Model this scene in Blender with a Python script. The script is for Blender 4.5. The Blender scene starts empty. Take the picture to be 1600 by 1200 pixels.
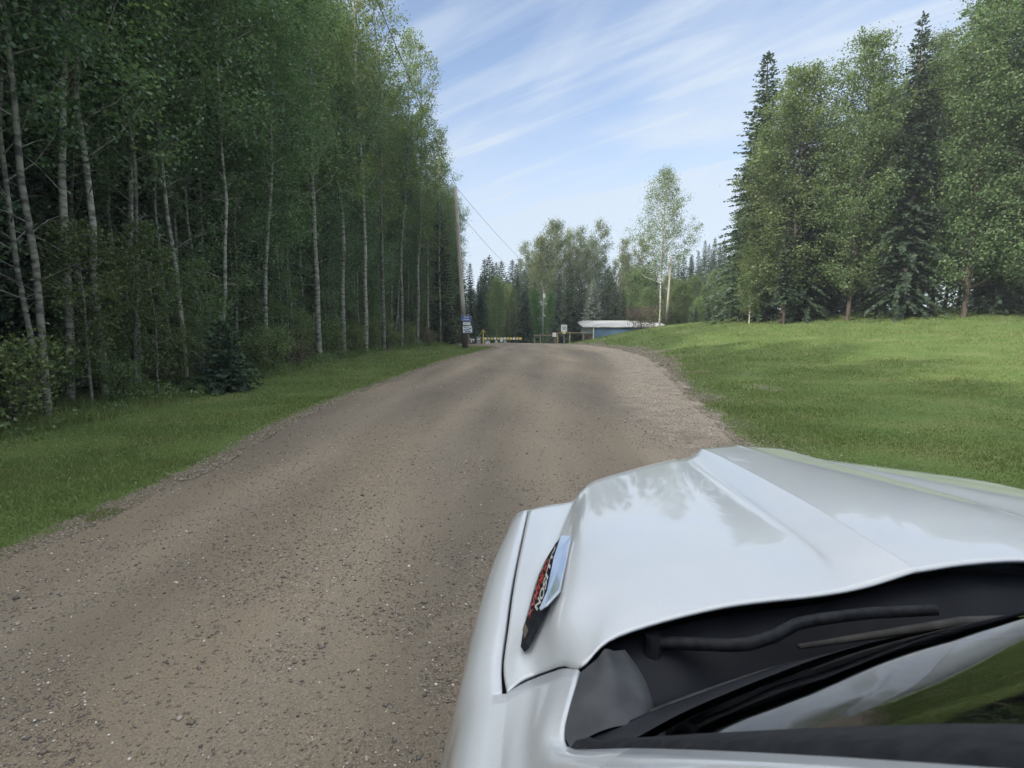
import bpy, bmesh, math, random
import numpy as np
from mathutils import Vector, Matrix
R = math.radians
random.seed(7); rng = np.random.default_rng(7)
SC = bpy.context.scene; COL = SC.collection

# ------------------------------------------------------------------ camera, sky, sun, exposure
cam_d = bpy.data.cameras.new('camera'); cam = bpy.data.objects.new('camera', cam_d); COL.objects.link(cam)
cam_d.sensor_width = 36; cam_d.lens = 19.8; cam_d.clip_start = 0.02; cam_d.clip_end = 6000
cam.location = (0, 0, 1.85); cam.rotation_euler = (R(90 - 5.84), 0, 0)
cam_d.dof.use_dof = True; cam_d.dof.focus_distance = 14; cam_d.dof.aperture_fstop = 13
SC.camera = cam
SUN_EL, SUN_AZ = 33.0, 234.0          # azimuth clockwise from +Y: the sun stands left and a little behind
w = bpy.data.worlds.new('World'); SC.world = w; w.use_nodes = True
def build_world():
    nt = w.node_tree; N = nt.nodes; L = nt.links; N.clear()
    out = N.new('ShaderNodeOutputWorld'); bg = N.new('ShaderNodeBackground'); bg.inputs[1].default_value = 0.14
    sky = N.new('ShaderNodeTexSky'); sky.sky_type = 'NISHITA'; sky.sun_disc = False
    sky.sun_elevation = R(SUN_EL); sky.sun_rotation = R(SUN_AZ); sky.air_density = 1.0; sky.dust_density = 0.6; sky.ozone_density = 1.6
    tc = N.new('ShaderNodeTexCoord'); sep = N.new('ShaderNodeSeparateXYZ'); L.new(tc.outputs['Generated'], sep.inputs[0])
    def math_(op, a, b=None, clamp=False):
        n = N.new('ShaderNodeMath'); n.operation = op; n.use_clamp = clamp
        for i, q in enumerate((a, b)):
            if q is None: continue
            if hasattr(q, 'is_linked'): L.new(q, n.inputs[i])
            else: n.inputs[i].default_value = q
        return n.outputs[0]
    zz = math_('ADD', math_('MAXIMUM', sep.outputs[2], 0.0), 0.12)
    cx = math_('DIVIDE', sep.outputs[0], zz); cy = math_('DIVIDE', sep.outputs[1], zz)
    com = N.new('ShaderNodeCombineXYZ'); L.new(cx, com.inputs[0]); L.new(cy, com.inputs[1])
    def layer(rot, scl, scale, detail, lo, hi, dist):
        m0 = N.new('ShaderNodeMapping'); m0.inputs['Rotation'].default_value = (0, 0, rot); mp = N.new('ShaderNodeMapping'); mp.inputs['Scale'].default_value = scl
        L.new(com.outputs[0], m0.inputs[0]); L.new(m0.outputs[0], mp.inputs[0])
        n = N.new('ShaderNodeTexNoise'); n.inputs['Scale'].default_value = scale; n.inputs['Detail'].default_value = detail
        n.inputs['Roughness'].default_value = 0.55; n.inputs['Distortion'].default_value = dist
        L.new(mp.outputs[0], n.inputs['Vector'])
        mr = N.new('ShaderNodeMapRange'); mr.interpolation_type = 'SMOOTHSTEP'
        mr.inputs[1].default_value = lo; mr.inputs[2].default_value = hi; L.new(n.outputs[0], mr.inputs[0]); return mr.outputs[0]
    a = layer(R(58), (0.45, 1.5, 1), 0.80, 8, 0.42, 0.68, 0.8)
    b = layer(R(44), (0.35, 2.2, 1), 1.8, 9, 0.46, 0.70, 1.2)
    low = N.new('ShaderNodeMapRange'); low.interpolation_type = 'SMOOTHSTEP'
    low.inputs[1].default_value = 0.42; low.inputs[2].default_value = 0.10; L.new(sep.outputs[2], low.inputs[0])
    f = math_('MULTIPLY', a, 0.62); f = math_('ADD', f, math_('MULTIPLY', b, 0.42))
    f = math_('ADD', f, math_('MULTIPLY', low.outputs[0], 0.70)); f = math_('ADD', f, 0.12)
    f = math_('MINIMUM', f, 0.88)
    mix = N.new('ShaderNodeMix'); mix.data_type = 'RGBA'
    tint = N.new('ShaderNodeMix'); tint.data_type = 'RGBA'; tint.blend_type = 'MULTIPLY'; tint.inputs[0].default_value = 1
    L.new(sky.outputs[0], tint.inputs[6]); tint.inputs[7].default_value = (1.02, 1.02, 1.08, 1)
    L.new(f, mix.inputs[0]); L.new(tint.outputs[2], mix.inputs[6]); mix.inputs[7].default_value = (3.7, 4.2, 4.8, 1)
    # extra brightness added to the unseen sky overhead and round the sun, lifting ambient light
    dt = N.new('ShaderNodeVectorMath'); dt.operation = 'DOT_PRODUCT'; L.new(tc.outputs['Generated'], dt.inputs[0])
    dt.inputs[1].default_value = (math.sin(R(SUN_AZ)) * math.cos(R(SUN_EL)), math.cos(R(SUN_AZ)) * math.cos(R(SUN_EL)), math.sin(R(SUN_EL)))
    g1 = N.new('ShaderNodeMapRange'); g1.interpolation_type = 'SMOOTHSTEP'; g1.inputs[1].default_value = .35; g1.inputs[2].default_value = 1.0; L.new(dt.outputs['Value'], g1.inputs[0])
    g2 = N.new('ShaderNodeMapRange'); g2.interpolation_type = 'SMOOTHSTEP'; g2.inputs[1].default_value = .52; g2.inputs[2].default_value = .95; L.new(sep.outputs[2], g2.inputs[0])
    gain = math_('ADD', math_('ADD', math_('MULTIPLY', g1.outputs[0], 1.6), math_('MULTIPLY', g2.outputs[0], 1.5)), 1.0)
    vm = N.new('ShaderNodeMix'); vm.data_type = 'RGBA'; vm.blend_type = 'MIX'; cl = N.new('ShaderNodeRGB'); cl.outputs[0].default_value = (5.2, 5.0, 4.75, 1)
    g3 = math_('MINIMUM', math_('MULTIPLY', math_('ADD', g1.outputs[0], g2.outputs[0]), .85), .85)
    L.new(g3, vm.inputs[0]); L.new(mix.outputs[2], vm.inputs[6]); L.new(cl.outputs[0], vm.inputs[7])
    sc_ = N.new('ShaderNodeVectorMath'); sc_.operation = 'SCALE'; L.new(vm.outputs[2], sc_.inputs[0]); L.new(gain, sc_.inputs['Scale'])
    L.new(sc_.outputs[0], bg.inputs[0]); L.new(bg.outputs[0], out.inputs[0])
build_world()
sd = bpy.data.lights.new('sun', 'SUN'); sd.energy = 3.2; sd.angle = R(0.9); sd.color = (1.0, 0.93, 0.80)
sun = bpy.data.objects.new('sun', sd); COL.objects.link(sun)
_d = Vector((math.sin(R(SUN_AZ)) * math.cos(R(SUN_EL)), math.cos(R(SUN_AZ)) * math.cos(R(SUN_EL)), math.sin(R(SUN_EL))))
sun.rotation_euler = (-_d).to_track_quat('-Z', 'Y').to_euler()
SC.view_settings.view_transform = 'Standard'; SC.view_settings.look = 'None'
SC.view_settings.exposure = 0.52; SC.view_settings.gamma = 1
SC.cycles.max_bounces = 6; SC.cycles.transparent_max_bounces = 8; SC.cycles.diffuse_bounces = 3; SC.cycles.glossy_bounces = 3
SC.cycles.sample_clamp_indirect = 4

# ------------------------------------------------------------------ helpers
def tag(o, label=None, cat=None, group=None, kind=None):
    if label: o['label'] = label
    if cat: o['category'] = cat
    if group: o['group'] = group
    if kind: o['kind'] = kind
    return o
def link(name, me, parent=None, loc=None):
    o = bpy.data.objects.new(name, me); COL.objects.link(o)
    if parent is not None: o.parent = parent
    if loc is not None: o.location = loc
    return o
def empty(name, loc, label, cat, group=None, rz=0):
    o = bpy.data.objects.new(name, None); COL.objects.link(o); o.empty_display_size = 0.2
    o.location = loc; o.rotation_euler = (0, 0, rz); return tag(o, label, cat, group)
def npmesh(name, v, f, mats, smooth=False, midx=None, uv=None, attr=None):
    v = np.asarray(v, dtype=np.float32); f = np.asarray(f, dtype=np.int32); k = f.shape[1]
    me = bpy.data.meshes.new(name)
    me.vertices.add(len(v)); me.vertices.foreach_set('co', v.ravel())
    me.loops.add(f.size); me.loops.foreach_set('vertex_index', f.ravel())
    me.polygons.add(len(f)); me.polygons.foreach_set('loop_start', np.arange(0, f.size, k, dtype=np.int32))
    me.polygons.foreach_set('loop_total', np.full(len(f), k, dtype=np.int32))
    if smooth: me.polygons.foreach_set('use_smooth', np.ones(len(f), dtype=bool))
    for m in (mats if isinstance(mats, (list, tuple)) else [mats]): me.materials.append(m)
    if midx is not None: me.polygons.foreach_set('material_index', np.asarray(midx, dtype=np.int32))
    if attr:
        for an, av in attr.items():
            a = me.attributes.new(an, 'FLOAT', 'POINT'); a.data.foreach_set('value', np.asarray(av, dtype=np.float32).ravel())
    me.update(); me.validate(); return me
class MB:
    """collects quads / ngons as one mesh"""
    def __init__(s): s.v = []; s.f = []
    def add(s, v, f):
        o = len(s.v); s.v += [tuple(p) for p in v]; s.f += [tuple(i + o for i in q) for q in f]; return s
    def box(s, c, d, rot=None):
        x, y, z = [q / 2 for q in d]
        P = [Vector(p) for p in ((-x,-y,-z),(x,-y,-z),(x,y,-z),(-x,y,-z),(-x,-y,z),(x,-y,z),(x,y,z),(-x,y,z))]
        if rot is not None: P = [rot @ p for p in P]
        c = Vector(c); return s.add([p + c for p in P], [(0,3,2,1),(4,5,6,7),(0,1,5,4),(1,2,6,5),(2,3,7,6),(3,0,4,7)])
    def tube(s, pts, rad, n=8, cap=True):
        v, f = tube(pts, rad, n, cap); return s.add(v, f)
    def build(s, name, mat, parent=None, smooth=False, bevel=0, loc=None):
        me = bpy.data.meshes.new(name); me.from_pydata(s.v, [], s.f); me.materials.append(mat)
        if bevel:
            bm = bmesh.new(); bm.from_mesh(me)
            bmesh.ops.bevel(bm, geom=bm.edges[:], offset=bevel, segments=2, affect='EDGES', profile=0.6); bm.to_mesh(me); bm.free()
        if smooth:
            me.polygons.foreach_set('use_smooth', [True] * len(me.polygons))
        me.update(); return link(name, me, parent, loc)
def tube(pts, rad, n=8, cap=True):
    pts = [Vector(p) for p in pts]; v = []; f = []
    if not hasattr(rad, '__len__'): rad = [rad] * len(pts)
    for i, p in enumerate(pts):
        t = (pts[min(i + 1, len(pts) - 1)] - pts[max(i - 1, 0)]).normalized()
        a = t.cross(Vector((0, 0, 1)) if abs(t.z) < 0.9 else Vector((1, 0, 0))).normalized(); b = t.cross(a)
        for k in range(n):
            q = 2 * math.pi * k / n; v.append(p + (a * math.cos(q) + b * math.sin(q)) * rad[i])
    for i in range(len(pts) - 1):
        for k in range(n):
            k2 = (k + 1) % n; f.append((i*n + k, i*n + k2, (i+1)*n + k2, (i+1)*n + k))
    if cap: f.append(tuple(range(n - 1, -1, -1))); f.append(tuple((len(pts) - 1) * n + k for k in range(n)))
    return v, f
def mat(name, base=(.5,.5,.5), rough=0.7, metal=0.0, coat=0.0, spec=None):
    m = bpy.data.materials.new(name); m.use_nodes = True; b = m.node_tree.nodes['Principled BSDF']
    b.inputs['Base Color'].default_value = (*base, 1); b.inputs['Roughness'].default_value = rough
    b.inputs['Metallic'].default_value = metal; b.inputs['Coat Weight'].default_value = coat
    if spec is not None: b.inputs['Specular IOR Level'].default_value = spec
    return m
def noise_mat(name, c1, c2, scale=8, rough=0.7, detail=6, bump=0.0, stretch=(1,1,1), coords='Object', c3=None, metal=0, lo=.35, hi=.65):
    m = mat(name, c1, rough, metal); nt = m.node_tree; N = nt.nodes; L = nt.links; b = N['Principled BSDF']
    tc = N.new('ShaderNodeTexCoord'); mp = N.new('ShaderNodeMapping'); mp.inputs['Scale'].default_value = stretch
    L.new(tc.outputs[coords], mp.inputs[0]); n = N.new('ShaderNodeTexNoise'); n.inputs['Scale'].default_value = scale; n.inputs['Detail'].default_value = detail
    L.new(mp.outputs[0], n.inputs['Vector']); r = N.new('ShaderNodeValToRGB'); L.new(n.outputs[0], r.inputs[0])
    r.color_ramp.elements[0].position = lo; r.color_ramp.elements[0].color = (*c1, 1); r.color_ramp.elements[1].position = hi; r.color_ramp.elements[1].color = (*c2, 1)
    if c3: e = r.color_ramp.elements.new((lo + hi) / 2); e.color = (*c3, 1)
    L.new(r.outputs[0], b.inputs['Base Color'])
    if bump:
        bp = N.new('ShaderNodeBump'); bp.inputs['Strength'].default_value = bump; bp.inputs['Distance'].default_value = 0.02
        L.new(n.outputs[0], bp.inputs['Height']); L.new(bp.outputs[0], b.inputs['Normal'])
    return m
def leaf_mat(name, c1, c2, trans=0.35, var=0.35, rough=0.55, spec=0.3):
    """foliage: colour differs from leaf to leaf and from tree to tree, part of the light passes through"""
    m = bpy.data.materials.new(name); m.use_nodes = True; nt = m.node_tree; N = nt.nodes; L = nt.links
    b = N['Principled BSDF']; out = N['Material Output']
    g = N.new('ShaderNodeNewGeometry'); r = N.new('ShaderNodeMix'); r.data_type = 'RGBA'
    r.inputs[6].default_value = (*c1, 1); r.inputs[7].default_value = (*c2, 1); L.new(g.outputs['Random Per Island'], r.inputs[0])
    oi = N.new('ShaderNodeObjectInfo'); h = N.new('ShaderNodeHueSaturation')
    mr = N.new('ShaderNodeMapRange'); mr.inputs[3].default_value = 1 - var; mr.inputs[4].default_value = 1 + var; L.new(oi.outputs['Random'], mr.inputs[0])
    mh = N.new('ShaderNodeMapRange'); mh.inputs[3].default_value = 0.485; mh.inputs[4].default_value = 0.515
    fr = N.new('ShaderNodeMath'); fr.operation = 'FRACT'; mu = N.new('ShaderNodeMath'); mu.operation = 'MULTIPLY'; mu.inputs[1].default_value = 7.31
    L.new(oi.outputs['Random'], mu.inputs[0]); L.new(mu.outputs[0], fr.inputs[0]); L.new(fr.outputs[0], mh.inputs[0])
    L.new(mr.outputs[0], h.inputs['Value']); L.new(mh.outputs[0], h.inputs['Hue']); L.new(r.outputs[2], h.inputs['Color'])
    L.new(h.outputs[0], b.inputs['Base Color']); b.inputs['Roughness'].default_value = rough; b.inputs['Specular IOR Level'].default_value = spec
    t = N.new('ShaderNodeBsdfTranslucent'); ad = N.new('ShaderNodeMix'); ad.data_type = 'RGBA'; ad.blend_type = 'MULTIPLY'; ad.inputs[0].default_value = 1
    L.new(h.outputs[0], ad.inputs[6]); ad.inputs[7].default_value = (1.25, 1.35, 0.6, 1); L.new(ad.outputs[2], t.inputs[0])
    mx = N.new('ShaderNodeMixShader'); mx.inputs[0].default_value = trans; L.new(b.outputs[0], mx.inputs[1]); L.new(t.outputs[0], mx.inputs[2]); L.new(mx.outputs[0], out.inputs[0])
    return m
def text_mesh(txt, size, extrude=0.001, bold=0.0):
    c = bpy.data.curves.new('lettering', 'FONT'); c.body = txt; c.size = size; c.align_x = 'CENTER'; c.align_y = 'CENTER'; c.extrude = extrude; c.offset = bold
    o = bpy.data.objects.new('lettering', c); COL.objects.link(o); bpy.context.view_layer.update()
    me = bpy.data.meshes.new_from_object(o.evaluated_get(bpy.context.evaluated_depsgraph_get())); bpy.data.objects.remove(o); return me

M = {}
M['aspen_leaf'] = leaf_mat('aspen_leaf', (.070,.150,.068), (.235,.320,.190), .34, .25, .45, .5)
M['birch_leaf'] = leaf_mat('birch_leaf', (.095,.155,.055), (.22,.275,.13), .35, .22)
M['poplar_leaf'] = leaf_mat('poplar_leaf', (.10,.14,.065), (.22,.255,.14), .30, .18)
M['willow_leaf'] = leaf_mat('willow_leaf', (.045,.125,.030), (.09,.19,.05), .35, .1)
M['spring_leaf'] = leaf_mat('spring_leaf', (.085,.145,.045), (.15,.205,.085), .35, .2)
M['grove_leaf'] = leaf_mat('grove_leaf', (.070,.125,.050), (.180,.230,.115), .34, .12)
M['plum_leaf'] = leaf_mat('plum_leaf', (.11,.075,.07), (.22,.165,.155), .2, .1)
M['needles'] = leaf_mat('needles', (.030,.058,.036), (.065,.105,.060), .08, .28, .6)
M['needles_blue'] = leaf_mat('needles_blue', (.13,.165,.14), (.25,.285,.235), .08, .1, .6)
M['shrub_leaf'] = leaf_mat('shrub_leaf', (.095,.15,.055), (.18,.235,.105), .3, .3)
M['dry_twig'] = leaf_mat('dry_twig', (.10,.085,.06), (.17,.145,.10), .1, .2)
M['grass_blade'] = leaf_mat('grass_blade', (.105,.158,.045), (.205,.248,.095), .3, .0)
def patchy(m, c, scale, lo=.45, hi=.7, amt=.75):
    nt = m.node_tree; N = nt.nodes; L = nt.links; tc = N.new('ShaderNodeTexCoord'); n = N.new('ShaderNodeTexNoise'); n.inputs['Scale'].default_value = scale; n.inputs['Detail'].default_value = 7; n.inputs['Roughness'].default_value = .65
    L.new(tc.outputs['Object'], n.inputs['Vector']); r = N.new('ShaderNodeMapRange'); r.inputs[1].default_value = lo; r.inputs[2].default_value = hi; r.inputs[4].default_value = amt; L.new(n.outputs[0], r.inputs[0])
    h = [q for q in N if q.type == 'HUE_SAT'][0]; x = N.new('ShaderNodeMix'); x.data_type = 'RGBA'; x.inputs[7].default_value = (*c, 1); L.new(r.outputs[0], x.inputs[0]); L.new(h.outputs[0], x.inputs[6])
    for l in [l for l in nt.links if l.from_node == h and l.to_node != x]: t = l.to_socket; L.remove(l); L.new(x.outputs[2], t)
patchy(M['grass_blade'], (.21,.215,.095), .7)
M['aspen_bark'] = noise_mat('aspen_bark', (.09,.085,.07), (.36,.35,.29), 3.5, .85, 5, .3, (1,1,2.6), lo=.36, hi=.58)
def per_tree(m):
    nt = m.node_tree; b = nt.nodes['Principled BSDF']; l = b.inputs['Base Color'].links[0]; src = l.from_socket; oi = nt.nodes.new('ShaderNodeObjectInfo'); mr = nt.nodes.new('ShaderNodeMapRange'); mr.inputs[3].default_value = .5; mr.inputs[4].default_value = 1.1
    h = nt.nodes.new('ShaderNodeHueSaturation'); nt.links.new(oi.outputs['Random'], mr.inputs[0]); nt.links.new(mr.outputs[0], h.inputs['Value']); nt.links.new(src, h.inputs['Color']); nt.links.new(h.outputs[0], b.inputs['Base Color'])
per_tree(M['aspen_bark'])
M['birch_bark'] = noise_mat('birch_bark', (.03,.028,.025), (.62,.60,.54), 4, .8, 3, .2, (.5,.5,3.5), lo=.40, hi=.47)
M['dark_bark'] = noise_mat('dark_bark', (.035,.028,.022), (.11,.09,.07), 9, .9, 6, .5, (1,1,.3))
M['poplar_bark'] = noise_mat('poplar_bark', (.12,.11,.09), (.30,.28,.23), 7, .9, 6, .4, (1,1,.4))
M['pole_wood'] = noise_mat('pole_wood', (.28,.255,.22), (.50,.465,.41), 14, .85, 6, .3, (1,1,.06))
M['creosote'] = noise_mat('creosote', (.025,.02,.018), (.09,.07,.055), 10, .9, 6, .3, (1,1,.15))
M['weathered_wood'] = noise_mat('weathered_wood', (.16,.13,.09), (.36,.30,.21), 10, .85, 5, .3, (1,1,.2))
M['yellow_wood'] = noise_mat('yellow_wood', (.30,.25,.10), (.46,.38,.14), 9, .8)
M['white_metal'] = noise_mat('white_metal', (.70,.71,.70), (.80,.81,.81), 5, .45)
M['grey_metal'] = noise_mat('grey_metal', (.26,.28,.30), (.38,.40,.42), 6, .5)
M['yellow_paint'] = noise_mat('yellow_paint', (.66,.54,.12), (.78,.66,.20), 8, .5)
M['black_paint'] = noise_mat('black_paint', (.015,.015,.015), (.035,.035,.033), 8, .5)
M['blue_sign'] = noise_mat('blue_sign', (.02,.08,.36), (.03,.11,.44), 6, .4)
M['white_sign'] = noise_mat('white_sign', (.70,.71,.70), (.80,.80,.78), 8, .4)

# ------------------------------------------------------------------ the lie of the land
LX = [(-60,-4.0),(0,-3.9),(7.5,-3.9),(9.5,-4.15),(12.5,-4.3),(18,-4.13),(22.7,-3.87),(30.8,-3.5),(38,-2.6),(46.8,-1.6),(51,-1.4),(54,-2.6),(57,-6.5),(60,-12),(63,-18),(70,-26)]
RX = [(-60,3.5),(0,3.5),(8.7,3.67),(10.4,3.96),(12.5,4.3),(18,5.37),(25,6.6),(32,7.9),(36.4,8.25),(46.8,8.5),(54.6,7.3),(58,5.6),(61,3.0),(64,0),(70,-9)]
def xl(y): return np.interp(y, [p[0] for p in LX], [p[1] for p in LX])
def xr(y): return np.interp(y, [p[0] for p in RX], [p[1] for p in RX])
def S(t): t = np.clip(t, 0, 1); return t * t * (3 - 2 * t)
def vnoise(x, y, s=1.0, seed=0):
    x = np.asarray(x, dtype=float) / s + seed * 17.3; y = np.asarray(y, dtype=float) / s + seed * 5.7
    xi = np.floor(x); yi = np.floor(y); fx = x - xi; fy = y - yi; fx = fx*fx*(3-2*fx); fy = fy*fy*(3-2*fy)
    def hsh(a, b): q = np.sin(a * 127.1 + b * 311.7) * 43758.5453; return q - np.floor(q)
    return (hsh(xi,yi)*(1-fx) + hsh(xi+1,yi)*fx)*(1-fy) + (hsh(xi,yi+1)*(1-fx) + hsh(xi+1,yi+1)*fx)*fy
def H(x, y):
    x = np.asarray(x, dtype=float); y = np.asarray(y, dtype=float)
    d = x - xr(np.minimum(y, 58)) - .3
    hill = np.interp(d, [0, 1.2, 2.8, 4.8, 8, 10.9, 14.2, 17.4, 20.8, 24, 35], [0, .18, .50, .95, 1.56, 1.95, 2.30, 2.62, 3.0, 3.2, 3.5]) * S((y - 9) / 45)
    past = S((y - 59) / 12) * (1 - S((x - 20) / 8))
    hill = hill * (1 - past)
    dl = xl(np.minimum(y, 50)) - x
    left = -0.10 * S(dl / 1.5) * (1 - S((dl - 3) / 4)) + 0.35 * S((dl - 6) / 12)
    dip = -1.15 * S((y - 59.5) / 14)
    dip = dip * (1 - S((x - 22) / 8))
    bump = (vnoise(x, y, 2.3, 1) - .5) * .07 + (vnoise(x, y, 7, 2) - .5) * .16
    off = np.clip(np.maximum(d / 3, (dl - 1) / 3), 0, 1)
    return hill + left + dip + bump * off + 0.03
def Hf(x, y): return float(H(x, y))
def edge_noise(y, seed): return (vnoise(y, y * 0, 1.1, seed) - .5) * .34 + (vnoise(y, y * 0, .33, seed + 3) - .5) * .16 + (vnoise(y, y * 0, .12, seed + 8) - .5) * .08
FOREST = [(-60,-10.5),(0,-10.2),(14,-9.6),(20,-9.8),(30,-10.6),(40,-10.4),(50,-8.8),(58,-7.2),(64,-6.0),(72,-6.0),(90,-8)]
def fx_(y): return np.interp(y, [p[0] for p in FOREST], [p[1] for p in FOREST])

def ground_material():
    m = mat('grass_ground', (.05,.1,.03), .95, spec=.15); nt = m.node_tree; N = nt.nodes; L = nt.links; b = N['Principled BSDF']
    tc = N.new('ShaderNodeTexCoord')
    def noise(s, d=6): n = N.new('ShaderNodeTexNoise'); n.inputs['Scale'].default_value = s; n.inputs['Detail'].default_value = d; L.new(tc.outputs['Object'], n.inputs['Vector']); return n.outputs[0]
    def ramp(src, *el):
        r = N.new('ShaderNodeValToRGB'); L.new(src, r.inputs[0]); cr = r.color_ramp
        while len(cr.elements) < len(el): cr.elements.new(.5)
        for e, (p, c) in zip(cr.elements, el): e.position = p; e.color = (*c, 1)
        return r.outputs[0]
    def mixc(f, a, c):
        x = N.new('ShaderNodeMix'); x.data_type = 'RGBA'
        if hasattr(f, 'is_linked'): L.new(f, x.inputs[0])
        else: x.inputs[0].default_value = f
        L.new(a, x.inputs[6]); L.new(c, x.inputs[7]); return x.outputs[2]
    g1 = ramp(noise(.55, 8), (.36,(.075,.120,.036)), (.52,(.110,.160,.050)), (.66,(.170,.185,.078)))
    g2 = ramp(noise(28, 4), (.3,(.04,.085,.02)), (.7,(.13,.19,.05)))
    g = mixc(.45, g1, g2)
    dirt = ramp(noise(45, 5), (.3,(.055,.048,.038)), (.5,(.15,.13,.10)), (.68,(.32,.29,.23)))
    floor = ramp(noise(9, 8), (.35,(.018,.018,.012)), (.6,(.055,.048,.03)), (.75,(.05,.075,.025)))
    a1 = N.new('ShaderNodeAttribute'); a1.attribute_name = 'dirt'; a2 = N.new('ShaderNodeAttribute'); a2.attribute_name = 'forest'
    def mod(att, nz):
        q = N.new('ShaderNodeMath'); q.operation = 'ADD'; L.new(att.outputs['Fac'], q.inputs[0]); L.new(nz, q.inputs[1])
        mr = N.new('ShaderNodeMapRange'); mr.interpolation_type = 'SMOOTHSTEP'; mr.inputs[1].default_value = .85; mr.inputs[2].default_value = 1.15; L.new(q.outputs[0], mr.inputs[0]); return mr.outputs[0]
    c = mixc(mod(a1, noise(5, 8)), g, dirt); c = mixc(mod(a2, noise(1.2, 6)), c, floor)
    L.new(c, b.inputs['Base Color'])
    bp = N.new('ShaderNodeBump'); bp.inputs['Strength'].default_value = .7; bp.inputs['Distance'].default_value = .05; L.new(noise(22, 7), bp.inputs['Height']); L.new(bp.outputs[0], b.inputs['Normal'])
    return m
def axis(a, b, step, far, grow=1.22):
    c = list(np.arange(a, b + 1e-6, step)); s = step; x = c[-1]
    while x < far: s *= grow; x += s; c.append(x)
    s = step; x = c[0]
    while x > -far: s *= grow; x -= s; c.insert(0, x)
    return np.array(c)
def grid_faces(nr, nc):
    i = np.arange(nr - 1)[:, None] * nc + np.arange(nc - 1)[None, :]; i = i.ravel()
    return np.stack([i, i + 1, i + nc + 1, i + nc], 1)
def dirt_attr(x, y):
    dr = x - xr(y); dl = xl(y) - x; n = vnoise(x, y, 1.3, 4)
    yy = np.clip((y - 14) / 20, 0, 1)
    a = 1 - S((dr + .15 - (.0 + .8 * yy) * (.4 + 1.2 * n)) / (.45 + 1.9 * yy)); a = np.where(dr < -1.5, 1, a)
    bq = 1 - S((dl - .12) / .55)
    patch = S((n - .5) * 3) * (1 - S((dr - 1.2) / 4.5)) * .80 * S((y - 8) / 6)
    return np.where(x > 0, np.maximum(a, patch), bq) * .75
xs = axis(-14, 34, .30, 2500); ys = axis(2, 66, .40, 2500)
X, Y = np.meshgrid(xs, ys); Z = H(X, Y)
inroad = (X > xl(Y) + .3) & (X < xr(Y) - .3) & (Y < 66); Z = np.where(inroad, Z - .06, Z)
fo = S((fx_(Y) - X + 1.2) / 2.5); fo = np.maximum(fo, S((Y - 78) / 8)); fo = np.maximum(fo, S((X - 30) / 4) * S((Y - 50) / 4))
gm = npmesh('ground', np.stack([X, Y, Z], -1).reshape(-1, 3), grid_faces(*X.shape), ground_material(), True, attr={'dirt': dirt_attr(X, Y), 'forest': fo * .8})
tag(link('ground', gm), kind='structure')

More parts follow.
